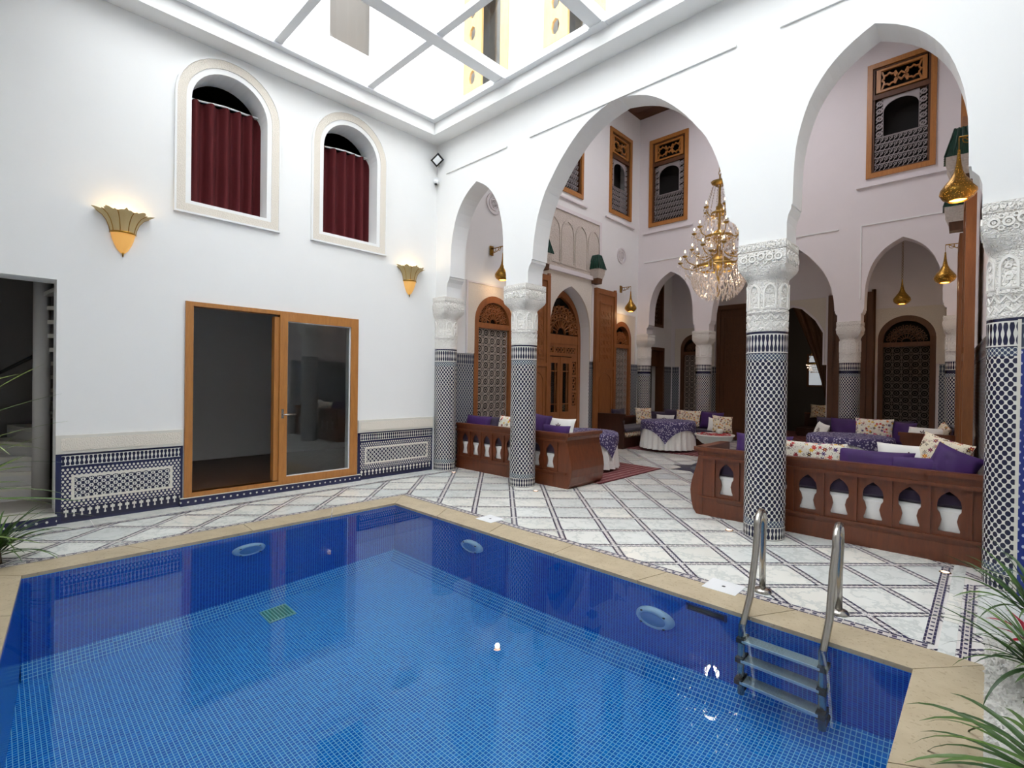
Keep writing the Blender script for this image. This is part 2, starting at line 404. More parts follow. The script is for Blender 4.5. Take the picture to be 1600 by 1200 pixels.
# ================================================================== STRUCTURE
P_SMALL = [(.605, 3.2), (.6, 3.45), (.585, 3.7), (.545, 3.9), (.48, 4.1), (.39, 4.26), (.285, 4.385), (.15, 4.49), (0, 4.57)]
P_BIG = [(1.31, 3.2), (1.295, 3.4), (1.25, 3.66), (1.2, 3.83), (1.1, 4.06), (.99, 4.22), (.86, 4.39), (.72, 4.54), (.56, 4.68), (.4, 4.78), (.2, 4.855), (0, 4.9)]
def smooth_prof(p, k=3):
    out = []
    for i in range(len(p)-1):
        p0 = p[max(i-1, 0)]; p1 = p[i]; p2 = p[i+1]; p3 = p[min(i+2, len(p)-1)]
        for j in range(k):
            t = j/k
            out.append(tuple(.5*((2*p1[d])+(-p0[d]+p2[d])*t+(2*p0[d]-5*p1[d]+4*p2[d]-p3[d])*t*t+(-p0[d]+3*p1[d]-3*p2[d]+p3[d])*t**3) for d in (0, 1)))
    return out+[p[-1]]
P_SMALL = smooth_prof(P_SMALL, 2); P_BIG = smooth_prof(P_BIG, 2)
def scale_prof(p, h, z0, z1):
    a = p[0][0]; b0 = p[0][1]; b1 = p[-1][1]
    return [(x*h/a, z0+(z-b0)/(b1-b0)*(z1-z0)) for x, z in p]
# left wall: one slab from the stair doorway to the gallery, with all its openings
def up(a0, a1, b0, b1, c0): return rect(a0, a1, b0, b1)
DOOR_P = scale_prof(P_SMALL, .75, 2.3, 3.62)
wins_l = [(-3.14, .42), (-1.555, .42)]
holes = [rect(-6., -4.7, .1, 2.45), rect(-3.6, -1.418, .09, 2.375)]
for c, h in wins_l: holes.append([(c-h, 3.54), (c+h, 3.54)]+arch_pts(c, round_prof(h, 4.73)))
holes.append([(1.375-.48, .45), (1.375+.48, .45)]+arch_pts(1.375, round_prof(.48, 2.58)))
holes.append([(3.72-.75, 0.02), (3.72+.75, 0.02)]+arch_pts(3.72, DOOR_P))
holes.append([(5.87-.43, .45), (5.87+.43, .45)]+arch_pts(5.87, round_prof(.43, 2.6)))
holes += [rect(3.1, 4.12, 5.64, 7.72), rect(5.2, 6.22, 5.64, 7.72), rect(-1.9, -1.15, 6.3, 7.6), rect(-3.7, -2.95, 6.3, 7.6)]
holes += [rect(7.25, 8.1, .05, 2.45), rect(7.45, 8.06, 3.1, 4.45)]
MB().slab(rect(-7.3, 9.0, -.3, 8.9), holes, 0, -.34, LW).build('wall_left', 'plaster', label='tall white plaster wall with two curtained arched windows and sliding door', cat='wall', kind='structure')
# arcade between pool court and salon court
def cyma(c, s, h0, h1, z0, z1):       # from the pier face up to the overhanging arch foot
    return [(c+s*h0, z0), (c+s*h0, z0+.1), (c+s*(h0+(h1-h0)*.35), z0+.17), (c+s*(h0+(h1-h0)*.9), z0+.24), (c+s*(h0+(h1-h0)*.9), z1-.03), (c+s*h1, z1-.02)]
AR1, AR2, AR3 = .99, 3.475, 5.995
def arcade_outline(imp, arches, prof, right):
    """imp: z of pier foot; arches: (centre, profile, left pier edge, right pier edge)"""
    o = []
    for c, p, a, b in arches:
        o += [(a, imp), (a, imp+.1), (a+(c-p[0][0]-a)*.0+.0, imp+.16)]
        L = [(c-h, z) for h, z in p]; R = [(c+h, z) for h, z in reversed(p[:-1])]
        d = L[0][0]-a; z1 = L[0][1]
        o += [(a+d*.25, z1-.10), (a+d*.75, z1-.05), (a+d*.8, z1-.015), (L[0][0], z1-.012)]+L+R
        d = b-R[-1][0]
        o += [(R[-1][0], z1-.012), (b-d*.8, z1-.015), (b-d*.75, z1-.05), (b-d*.25, z1-.10), (b, imp+.16), (b, imp)]
    return o
out = [(0, 2.87)] + arcade_outline(2.87, [(AR1, P_SMALL, .30, 1.66), (AR2, P_BIG, 2.085, 4.91), (AR3, P_SMALL, 5.345, 6.68)], None, None) + [(6.88, 2.87), (6.88, -.2), (8.3, -.2), (8.3, 8.9), (0, 8.9)]
up_h = [rect(.67, 1.65, 6.0, 8.2), rect(2.32, 3.3, 6.0, 8.2), rect(3.97, 4.95, 6.0, 8.2)]
MB().slab(out, up_h, 0, -.31, FRW).build('wall_arcade', 'plaster', label='white arcade wall with three pointed arches facing the pool', cat='wall', kind='structure')
# thin raised fillets framing the arches
def fillet(name, fr, segs, label, w=.03, d=.018):
    t = thing(name, fr(segs[0][0], 0, 0), label, 'trim', kind='structure')
    for u0, z0, u1, z1 in segs:
        MB().slab(rect(min(u0, u1)-(w/2 if u0 == u1 else 0), max(u0, u1)+(w/2 if u0 == u1 else 0), min(z0, z1)-(w/2 if z0 == z1 else 0), max(z0, z1)+(w/2 if z0 == z1 else 0)), [], 0.001, d, fr).build('fillet', 'plaster', t)
    return t
fillet('trim_1', FRW, [(.26, 4.89, 1.65, 4.89), (2.09, 4.89, 4.86, 4.89), (5.26, 4.89, 6.8, 4.89)], 'thin white plaster fillets above the arches facing the pool', .022, .02)
fillet('trim_2', FARW, [(.18, 4.64, 1.6, 4.64), (1.95, 4.64, 4.5, 4.64), (4.88, 4.64, 6.3, 4.64), (4.88, 3.2, 4.88, 4.64)], 'thin plaster fillets above the far arches', .022, .02)
# far arcade
FP = scale_prof(P_SMALL, .585, 3.02, 4.31); FB = scale_prof(P_BIG, 1.25, 3.02, 4.62)
out = [(0, 2.78)] + arcade_outline(2.78, [(.915, FP, .27, 1.55), (3.2, FB, 1.9, 4.5), (5.53, FP, 4.9, 6.17)], None, None) + [(6.9, 2.78), (6.9, 8.9), (0, 8.9)]
MB().slab(out, [rect(.29, 1.33, 5.53, 7.76), rect(4.94, 5.98, 5.53, 7.72)], 0, -.31, FARW).build('wall_far', 'plaster_in', label='far white arcade wall with two tall wooden windows above its arches', cat='wall', kind='structure')
RL = RA.length+.38
MB().slab([(0.3, -.2), (RL+2.3, -.2), (RL+2.3, 8.9), (.3, 8.9)], [], 0, -.3, RW).build('wall_right', 'plaster_in', label='white plaster wall closing the salon court on the right', cat='wall', kind='structure')
MB().slab(rect(0, 7.2, -.2, 8.9), [rect(2.45, 3.93, 0.02, 3.55), rect(4.93, 5.92, .45, 3.05), rect(.3, 1.1, .45, 2.9)], 0, -.25, BACK).build('wall_gallery', 'plaster_in', label='dim white gallery wall behind the far arches', cat='wall', kind='structure')
# unseen court walls beside and behind the viewer, heights set for the light
MB().box(8.3, 8.55, -7.2, .3, -.2, 9.2).build('wall_planter_side', 'plaster', label='white wall behind the planting bed', cat='wall', kind='structure')
MB().box(-.34, 8.55, -7.45, -7.2, -.2, 6.3).build('wall_near', 'plaster', label='white wall closing the pool court at the near end', cat='wall', kind='structure')
# soffit and fascia round the skylight
s0, s1, s2, s3 = .27, 7.33, -4.75, -.27  # unseen near end kept solid to darken part of the left wall
def soff():
    m = MB(); m.slab(rect(0.001, 8.299, -7.199, -.001), [rect(s0, s1, s2, s3)], 5.417, 5.60, lambda a, b, d: Vector((a, b, d)))
    return m
soff().build('ceiling', 'plaster', label='white soffit and fascia framing the glass skylight', cat='ceiling', kind='structure')
# skylight
sk = thing('skylight', (3.8, -2.5, 5.6), 'flat glazed skylight with white metal beams over the pool', 'skylight', kind='structure')
bx = [s0+.06, 1.845, 3.42, 4.995, 6.57, s1-.06]; by = [s3-.06, -1.46, -2.73, -4.0, s2+.06]
for i in range(4):
    x = bx[i+1]; MB().box(x-.085, x+.085, s2, s3, 5.60, 5.74).build('beam', 'white_metal', sk); MB().box(x-.105, x+.105, s3-.12, s3-.0, 5.59, 5.66).build('bracket', 'white_metal', sk)
for i in range(3):
    y = by[i+1]
    for j in range(5): MB().box(bx[j]+(.085 if j else .0), bx[j+1]-.085, y-.048, y+.048, 5.625, 5.70).build('glazing_bar', 'white_metal', sk)
fm = MB()
for a in ((s0, s1, s3-.09, s3), (s0, s1, s2, s2+.09), (s0, s0+.09, s2+.09, s3-.09), (s1-.09, s1, s2+.09, s3-.09)): fm.box(a[0], a[1], a[2], a[3], 5.60, 5.69)
fm.build('frame', 'white_metal', sk)
for j in range(5):
    for i in range(4):
        MB().box(bx[j]+.03, bx[j+1]-.03, by[i+1]+.02, by[i]-.02, 5.652, 5.66).build('pane', 'skyglass', sk)
# upper storey windows seen through the glass
def upper_plain(n, fr, u0, u1, z0, z1, label):
    t = thing('window_%d' % n, fr((u0+u1)/2, z0, 0), label, 'window', kind='structure')
    w = .42*(u1-u0)
    m = MB().slab(rect(u0, u0+w, z0, z1), [[(u0+w*.5+.07*math.cos(a*PI/4), z+.11*math.sin(a*PI/4)) for a in range(8)] for z in [z0+.2+.34*k for k in range(6)] if z+.12 < z1], -.02, .02, fr)
    m.build('carved_shutter', 'overexposed_pine', t)
    MB().slab(rect(u1-.16, u1, z0, z1), [], -.02, .02, fr).build('jamb', 'overexposed_pine', t)
    MB().slab(rect(u0+w, u1-.16, z0, z1), [], -.15, -.14, fr).build('pane', 'glass', t)
    MB().slab(rect(u0+.0, u1, z0, z1), [], -.3, -.29, fr).build('darkness_sheet', 'painted_dim', t)  # dark backing sheet in place of a shaded interior
for i, (a, b) in enumerate(((.67, 1.65), (2.32, 3.3), (3.97, 4.95))):
    upper_plain(11+i, FRW, a, b, 6.0, 8.2, ['carved wooden upper window nearest the corner, seen through the skylight', 'carved wooden upper window seen through the second skylight bay', 'carved wooden upper window seen through the third skylight bay'][i])
for i, (a, b) in enumerate(((-1.9, -1.15), (-3.7, -2.95))):
    t = thing('window_%d' % (14+i), LW(a, 6.3, 0), ['dark square upper window above the skylight, nearer the corner', 'dark square upper window above the skylight, farther from the corner'][i], 'window', kind='structure')
    MB().slab(rect(a, b, 6.3, 7.6), [], -.2, -.19, LW).build('pane', plain('grey_pane', '#6b6660', .3), t)
    MB().slab(rect(a, b, 6.3, 7.6), [rect(a+.03, b-.03, 6.33, 7.57)], -.22, -.15, LW).build('frame', 'white_metal', t)
# inner court ceiling: cedar boards round an unseen opening added to light the court
ic = thing('ceiling_cedar', (3.2, 3.5, 8.4), 'dark cedar ceiling boards over the salon court', 'ceiling', kind='structure')
LWX = (1.55, 4.95, 1.95, 5.25)
k = 0
y = .3
while y < 6.66:
    y1 = min(y+.3, 6.66)
    for (a, b) in ((0, LWX[0]), (LWX[0], LWX[1]), (LWX[1], 6.8)):
        if b == LWX[1] and y1 > LWX[2] and y < LWX[3]: continue
        MB().box(a, b, y+.006, y1-.006, 8.42, 8.47).build('plank', 'dark_wood', ic)
    y = y1
MB().slab(rect(-.3, 7.6, .0, 9.2), [rect(LWX[0], LWX[1], LWX[2], LWX[3])], 8.47, 8.9, lambda a, b, d: Vector((a, b, d))).build('roof_slab', 'plaster', ic)
MB().box(LWX[0], LWX[1], LWX[2], LWX[3], 8.6, 8.62).build('pane', glass('light_warming_glass', (.95, .925, .935, 1), 1.3), ic)  # added pane out of view, tinted to warm the inner light
MB().box(0, 7.2, 6.96, 8.6, 4.75, 4.85).build('ceiling_gallery', 'plaster_in', label='plain ceiling of the gallery behind the far arches', cat='ceiling', kind='structure')
# rooms behind openings (closed boxes, open toward the opening)
def room(name, x0, x1, y0, y1, z0, z1, openside, mat, label, floor=None):
    t = thing(name, ((x0+x1)/2, (y0+y1)/2, z0), label, 'wall', kind='structure')
    e = .05
    sides = {'x0': (x0-e, x0, y0, y1, z0, z1), 'x1': (x1, x1+e, y0, y1, z0, z1), 'y0': (x0, x1, y0-e, y0, z0, z1), 'y1': (x0, x1, y1, y1+e, z0, z1), 'z0': (x0, x1, y0, y1, z0-e, z0), 'z1': (x0, x1, y0, y1, z1, z1+e)}
    for k, b in sides.items():
        if k == openside: continue
        MB().box(*b).build({'z0': 'room_floor', 'z1': 'room_ceiling'}.get(k, 'room_wall'), (floor if k == 'z0' and floor else mat), t)
    return t
MT['stair_shade'] = plain('shaded_stair_wall', '#8f8b88', .85)  # stairwell shade put into the wall colour
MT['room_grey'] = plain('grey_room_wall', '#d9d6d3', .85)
MT['parquet'] = wood('dark_parquet', '#2c1810', '#6a4630', .35, .6)
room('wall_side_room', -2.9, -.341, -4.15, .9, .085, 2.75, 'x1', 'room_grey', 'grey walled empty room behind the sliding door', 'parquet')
room('wall_stairwell', -2.4, -.341, -6.6, -4.3, .1, 3.2, 'x1', 'stair_shade', 'stairwell with walls darkened for shade behind the open doorway', plain('stair_floor', '#b9b2a8', .5, 0, 6, .1))
room('wall_upper_room', -2.0, -.341, -4.4, -.4, 3.45, 5.6, 'x1', 'painted_dim', 'dark room behind the red curtains')
room('wall_far_salon', 1.2, 5.6, 8.851, 13., 0., 4.2, 'y0', 'painted_dim', 'dim salon beyond the central far doorway', 'rug')
room('wall_closet', 4.5, 6.4, 8.851, 10., 0., 3.6, 'y0', 'painted_black', 'room painted black for darkness behind the far lattice window')
room('wall_nook', .1, 1.15, 8.851, 10., 0., 3.6, 'y0', 'painted_black', 'room painted black for darkness behind the small far window')
room('wall_left_salon', -2.6, -.341, .5, 7.0, 0., 4.6, 'x1', 'painted_black', 'salon painted black for darkness behind the left lattice windows')
room('wall_left_upper', -2.0, -.341, 2.6, 6.9, 5.3, 8.2, 'x1', 'painted_black', 'upper floor painted black for darkness behind the left court windows')
room('wall_far_upper', -.2, 6.8, 6.961, 9.2, 5.1, 8.4, 'y0', 'painted_black', 'upper floor painted black for darkness behind the far court windows')
room('wall_passage', -1.8, -.341, 7.05, 8.59, 0.02, 4.6, 'x1', 'painted_dim', 'passage beyond the narrow gallery doorway')

# ------------------------------------------------------------------ floor and pool
PX0, PX1, PY1, PYL, PYR = 1.557, 6.467, -1.759, -4.987, -5.42
pool_poly = [(PX0, PY1), (PX0, PYL), (PX1, PYR), (PX1, PY1)]
flat = lambda a, b, d: Vector((a, b, d))
floor = MB().slab([(-.33, -7.2), (8.3, -7.2), (8.3, 8.6), (-.33, 8.6)], [[(PX0-.1, PY1+.1), (PX0-.1, PYL-.1), (PX1+.1, PYR-.1), (PX1+.1, PY1+.1)]], -.002, -.12, flat).build('floor', 'strips', label='white marble floor laid diagonally with blue mosaic strips', cat='floor', kind='structure')
def clip(poly, a, b, c):      # keep a*x+b*y<=c
    o = []
    for i in range(len(poly)):
        p, q = poly[i], poly[(i+1) % len(poly)]; dp = a*p[0]+b*p[1]-c; dq = a*q[0]+b*q[1]-c
        if dp <= 0: o.append(p)
        if dp*dq < 0: t = dp/(dp-dq); o.append((p[0]+(q[0]-p[0])*t, p[1]+(q[1]-p[1])*t))
    return o
def area(p): return abs(sum(p[i][0]*p[(i+1) % len(p)][1]-p[(i+1) % len(p)][0]*p[i][1] for i in range(len(p))))/2
XB, YB, XL = 1.255, -1.44, .36
regs = [(XL, 6.5, YB, 6.66), (XL, XB, -7.19, YB)]
GW = .075                     # strip width measured in a or b is GW*sqrt2
for i in range(-16, 26):
    for j in range(-24, 24):
        a0 = GA+i*GP+GW*.66; a1 = GA+(i+1)*GP-GW*.66; b0 = GB+j*GP+GW*.66; b1 = GB+(j+1)*GP-GW*.66
        cell = [((a-b)/2, (a+b)/2) for a, b in ((a0, b0), (a1, b0), (a1, b1), (a0, b1))]
        m = MB(); n = 0
        cx, cy = (a0+a1-b0-b1)/4, (a0+a1+b0+b1)/4
        if cy > 5.6 or (cx-3.2)**2+(cy-3.6)**2 < .2: continue
        for x0, x1, y0, y1 in regs:
            p = cell
            for k in ((-1, 0, -x0), (1, 0, x1), (0, -1, -y0), (0, 1, y1)):
                p = clip(p, *k)
                if not p: break
            if p and area(p) > .004: m.slab(p, [], -.0015, 0, flat); n += 1
        if n:
            o = MB(); o.v = [v-Vector((cx, cy, 0)) for v in m.v]; o.f = m.f; o.sm = m.sm
            ob = o.build('tile', 'marble', None); ob.parent = floor; ob.location = (cx, cy, 0)
def strip(u0, v0, u1, v1, w=.05, z=.001):
    a = Vector((u0, v0)); b = Vector((u1, v1)); d = (b-a).normalized(); n = Vector((-d.y, d.x))*w
    m = MB(); q = [a-n, b-n, b+n, a+n]; m.add([(p.x, p.y, z) for p in q], [(0, 1, 2, 3)]); L = (b-a).length
    m.uv = [((0, -1), (L, -1), (L, 1), (0, 1))]
    return m.build('mosaic_border', 'border', floor)
strip(XB-.03, YB+.045, 6.5, YB+.045, .04); strip(XB-.04, YB+.085, XB-.04, -7.19, .035); strip(XL-.04, -7.19, XL-.04, .35, .03, .0015)
strip(6.50, .35, 6.50, YB+.09, .027, .002); strip(6.66, .0, 6.66, YB-.1, .024, .002)
yy = -7.19
while yy < .3:                # plain marble margin along the wall
    MB().box(0.001, XL-.07, yy+.003, min(yy+.92, .3)-.003, -.0015, 0).build('margin_slab', 'marble', floor); yy += .92
yy = -1.5
while yy < .3: MB().box(6.545, 6.62, yy+.003, yy+.597, -.0015, 0).build('margin_slab', 'marble', floor); yy += .6
yy = -1.0
while yy < 0: MB().box(6.70, 8.29, yy+.003, yy+.497, -.0015, 0).build('margin_slab', 'marble', floor); yy += .5
# mosaic star in the middle of the salon court
st = [(3.25+(.72 if k % 2 == 0 else .5)*math.cos(k*PI/8), 3.6+(.72 if k % 2 == 0 else .5)*math.sin(k*PI/8)) for k in range(16)]
MB().slab(st, [], -.01, .003, flat).build('mosaic_star', plain('navy_mosaic', '#0c1040', .3, 0, 60, .2), floor)
MB().lathe([(0, .004), (.36, .004)], (3.25, 3.6, 0), 24, smooth=False).build('star_disc', plain('grey_mosaic', '#8d96a0', .3, 0, 60, .3), floor)
# coping
cop = thing('pool_coping', (4, -1.6, 0), 'beige travertine coping round the pool edge', 'coping', kind='structure')
def slabs(p0, p1, q0, q1, n):
    for i in range(n):
        f0, f1 = i/n, (i+1)/n; L = lambda a, b, f: (a[0]+(b[0]-a[0])*f, a[1]+(b[1]-a[1])*f)
        e = .0035/((Vector(p1)-Vector(p0)).length)
        MB().slab([L(p0, p1, f0+e), L(p0, p1, f1-e), L(q0, q1, f1-e), L(q0, q1, f0+e)], [], -.022, .004, flat).build('coping_slab', 'travertine', cop)
IN = .001
i00, i10, i11, i01 = (PX0+IN, PYL+IN), (PX1-IN, PYR+IN), (PX1-IN, PY1-IN), (PX0+IN, PY1-IN)
o00, o10, o11, o01 = (XB, PYL-.3), (6.74, PYR-.3), (6.74, YB), (XB, YB)
slabs(i01, i11, o01, o11, 6); slabs(i00, i01, o00, o01, 4); slabs(i11, i10, o11, o10, 4); slabs(i10, i00, o10, o00, 6)
# basin: the floor falls from the ladder end to the far end
ZD, ZS = -1.75, -.98
pool = thing('pool', (4, -3.4, -1.8), 'rectangular swimming pool lined with small blue mosaic tiles', 'pool', kind='structure')
zb = lambda x: ZD+(ZS-ZD)*(x-PX0)/(PX1-PX0)
def quad(pts): m = MB(); m.add(pts, [tuple(range(len(pts)))]); return m
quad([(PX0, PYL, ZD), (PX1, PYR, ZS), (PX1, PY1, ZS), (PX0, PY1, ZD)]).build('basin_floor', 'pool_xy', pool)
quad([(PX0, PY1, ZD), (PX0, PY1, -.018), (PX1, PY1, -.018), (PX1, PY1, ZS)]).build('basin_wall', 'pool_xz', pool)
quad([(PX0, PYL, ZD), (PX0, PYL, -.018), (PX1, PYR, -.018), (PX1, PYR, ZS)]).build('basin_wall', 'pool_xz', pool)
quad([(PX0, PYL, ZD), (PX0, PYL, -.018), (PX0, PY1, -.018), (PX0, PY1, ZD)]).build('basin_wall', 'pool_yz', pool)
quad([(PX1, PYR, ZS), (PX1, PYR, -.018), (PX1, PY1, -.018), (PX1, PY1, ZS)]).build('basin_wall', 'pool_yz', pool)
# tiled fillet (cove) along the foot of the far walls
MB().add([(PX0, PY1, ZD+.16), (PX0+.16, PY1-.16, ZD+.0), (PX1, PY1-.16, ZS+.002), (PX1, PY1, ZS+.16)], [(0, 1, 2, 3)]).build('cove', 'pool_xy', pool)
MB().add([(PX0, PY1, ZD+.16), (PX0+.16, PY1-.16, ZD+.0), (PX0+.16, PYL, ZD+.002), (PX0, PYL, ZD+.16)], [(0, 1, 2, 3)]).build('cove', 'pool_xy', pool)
quad([(PX0, PYL, -.026), (PX1, PYR, -.026), (PX1, PY1, -.026), (PX0, PY1, -.026)]).build('water', 'water', label='clear still pool water', cat='water', kind='structure')
MT['stucco_flat'] = plain('smooth_carved_stucco', '#f5f2ec', .8)
def ringmesh(m, fr, cu, cz, ro, ri, w0, w1, n=8):
    o = [(cu+ro*math.cos(2*PI*k/n), cz+ro*math.sin(2*PI*k/n)) for k in range(n)]; i = [(cu+ri*math.cos(2*PI*k/n), cz+ri*math.sin(2*PI*k/n)) for k in range(n)]
    return m.ringslab(o, i, w0, w1, fr)
# ================================================================== COLUMNS
for nm, z0, h in (('top', 1.80, .2), ('bot', 0.0, .13)):
    MT['band_'+nm] = spindles('column_band_'+nm, 'uv', z0, h, .036)
MT['band_mid'] = zellige('column_band_diamonds', 'uv', .036, .02, .011, sr('#39445e'), sr('#cfd2cc'))
MT['col_dots'] = zellige('column_zellige', 'uv')
def capital(m, r, b, z0, z1):
    """round shaft flaring to a square block"""
    n = 48; rows = []
    def ring(hw, rd, z, k):           # k=0 circle, 1 square
        o = []
        for i in range(n):
            a = 2*PI*i/n; c, s = math.cos(a), math.sin(a); q = hw/max(abs(c), abs(s)); rr = rd*(1-k)+q*k
            o.append((rr*c, rr*s, z))
        return o
    h = z1-z0
    rows = [ring(b, r, z0, 0), ring(b*.98, r*1.03, z0+h*.06, .15), ring(b*1., r*1.08, z0+h*.16, .5), ring(b*1.02, r*1.1, z0+h*.27, .85), ring(b*1.02, r*1.1, z0+h*.36, 1), ring(b*1.02, r, z0+h*.76, 1), ring(b*.985, r, z0+h*.765, 1), ring(b*.985, r, z0+h*.785, 1), ring(b*1.02, r, z0+h*.79, 1), ring(b*1.02, r, z1, 1)]
    vs = [p for q in rows for p in q]
    fs = [(k*n+i, k*n+(i+1) % n, (k+1)*n+(i+1) % n, (k+1)*n+i) for k in range(len(rows)-1) for i in range(n)]
    fs += [tuple(range((len(rows)-1)*n, len(rows)*n))]
    m.add(vs, fs, False); return m
def column(loc, label, zt=2.015, ztop=2.87, r=.186, b=.212):
    t = thing('column', loc, label, 'column', 'tiled columns with carved capitals')
    o = Vector(loc)
    def part(name, prof, mat, uv=True):
        MB().lathe(prof, (o.x, o.y, o.z), 40, uv=uv).build(name, mat, t)
    part('foot_band', [(r, 0), (r, .13)], 'band_bot'); part('foot_band', [(r, .13), (r, .19)], 'band_mid')
    part('shaft', [(r, .19), (r, zt-.28)], 'col_dots'); part('neck_band', [(r, zt-.28), (r, zt-.215)], 'band_mid')
    part('neck_band', [(r, zt-.215), (r, zt)], 'band_top')
    cz = zt+(ztop-zt)*.58
    part('collar', [(r*.99, zt), (r*1.01, zt+.012), (r*1.01, zt+.03), (r*.985, zt+.035), (r*.985, zt+.17), (r*1.015, zt+.175), (r*1.015, zt+.20), (r*.985, zt+.205), (r*.985, cz)], 'stucco', False)
    m = capital(MB(), r*.985, b, cz, ztop); m.v = [v+o for v in m.v]; m.build('capital', 'stucco', t)
    cyl = lambda u, z, d: Vector((o.x+(r*.985+d)*math.cos(u/r), o.y+(r*.985+d)*math.sin(u/r), z))     # unrolled collar
    cm = MB(); C2 = 2*PI*r; na = 8; pa = C2/na; z0, z1 = zt+.215, cz-.03
    for k in range(na):                     # blind arches with a rosette, then a zigzag band
        u = (k+.5)*pa; P = scale_prof(P_SMALL, pa*.40, z0+(z1-z0)*.55, z1)
        Q = scale_prof(P_SMALL, pa*.30, z0+(z1-z0)*.55, z1-.02)
        cm.ringslab([(u-pa*.40, z0), (u+pa*.40, z0)]+arch_pts(u, P), [(u-pa*.30, z0+.015), (u+pa*.30, z0+.015)]+arch_pts(u, Q), -.004, .010, cyl)
        ringmesh(cm, cyl, u, z0+(z1-z0)*.36, pa*.2, pa*.1, -.004, .006, 8); ringmesh(cm, cyl, u, z0+(z1-z0)*.68, pa*.15, pa*.06, -.004, .006, 6)
    nz = 14; pz = C2/nz
    for k in range(nz):
        for s_ in (0, .07):
            cm.bar((k*pz, zt+.045+s_), ((k+.5)*pz, zt+.095+s_), .012, (-.004, .006), cyl); cm.bar(((k+.5)*pz, zt+.095+s_), ((k+1)*pz, zt+.045+s_), .012, (-.004, .006), cyl)
    cm.build('collar_relief', 'stucco_flat', t)
    fm = MB(); hb = b*1.02; fz0 = cz+(ztop-cz)*.40; fz1 = cz+(ztop-cz)*.74; fh = fz1-fz0
    for k in range(4):
        c_, s_ = math.cos(k*PI/2), math.sin(k*PI/2); nn = Vector((c_, s_, 0)); tt = Vector((-s_, c_, 0))
        face = lambda u, z, d: o+nn*(hb+d)+tt*u+Vector((0, 0, z-o.z))
        for x in (-.72, -.36, 0, .36, .72):
            ringmesh(fm, face, x*hb, fz0+fh*.5+(.12*fh if abs(x) < .1 else 0), hb*.17, hb*.10, -.003, .013, 8)
            ringmesh(fm, face, x*hb, fz0+fh*.5, hb*.06, hb*.02, -.003, .013, 6)
        for x in (-.54, -.18, .18, .54):
            ringmesh(fm, face, x*hb, fz0+fh*.86, hb*.1, hb*.05, -.003, .012, 6); ringmesh(fm, face, x*hb, fz0+fh*.16, hb*.1, hb*.05, -.003, .008, 6)
        for kk in range(9):
            x = -.9*hb+kk*.2*hb; zt2 = cz+(ztop-cz)*.83; hz = (ztop-cz)*.11
            fm.bar((x, zt2), (x+.1*hb, zt2+hz), .01, (-.003, .005), face); fm.bar((x+.1*hb, zt2+hz), (x+.2*hb, zt2), .01, (-.003, .005), face)
    fm.build('capital_relief', 'stucco_flat', t)
    return t
column((.09, .165, 0), 'tiled column engaged at the corner beside the left wall')
column((1.868, .18, 0), 'tiled column standing in front of the cushioned bench near the lattice window')
column((5.134, .18, 0), 'tiled column between the chandelier arch and the pool ladder')
column((6.9, .18, 0), 'nearest tiled column above the spiky planting')
column((.12, 6.81, 0), 'small far column in the corner under the left upper windows', 1.96, 2.78, .18, .2)
column((1.715, 6.81, 0), 'far column left of the chandelier, behind the round table', 1.96, 2.78, .18, .2)
column((4.70, 6.81, 0), 'far column behind the purple sofa, between two dark doors', 1.96, 2.78, .18, .2)
column((6.33, 6.81, 0), 'far column half hidden by the tall wooden posts', 1.96, 2.78, .18, .2)

# ================================================================== DADOES (tile wainscots)
def rowdots(name, kind, z, p, r):
    t = NT(name); u, v = uvm(t, kind); a = t.f('MULTIPLY', t.cell(u, p), p); b = t.f('SUBTRACT', v, z)
    d = t.f('SQRT', t.f('ADD', t.f('MULTIPLY', a, a), t.f('MULTIPLY', b, b)))
    return t.done(t.bsdf(t.mix(t.lt(d, r), sr('#23254a'), sr('#d5d5d0')), .25))
for k in ('yz', 'xz'):
    MT['dado_sp_'+k] = spindles('dado_spindles_'+k, k, .575, .11, .036)
    MT['dado_rings_'+k] = rings('dado_rings_'+k, k, .066); MT['dado_cross_'+k] = crosses('dado_crosses_'+k, k, 0.03, .12, .062)
    MT['dado_wall_'+k] = zellige('wall_zellige_'+k, k, .06, .04, .018, sr('#3c4254'), sr('#a9abaa'))
    MT['dado_edge_'+k] = spindles('wall_zellige_edge_'+k, k, 1.78, .2, .05, sr('#3c4254'), sr('#a9abaa'))
    MT['sill_'+k] = rowdots('sill_dots_'+k, k, .046, .075, .011)
    MT['dado_bead_'+k] = zellige('dado_beads_'+k, k, .036, .03, .0105, sr('#d9d5cb'), sr('#26284e'))
MT['navy_tile'] = plain('navy_tile', '#23254a', .25)
MT['ivory_tile'] = plain('ivory_tile', '#dcd8ce', .3)
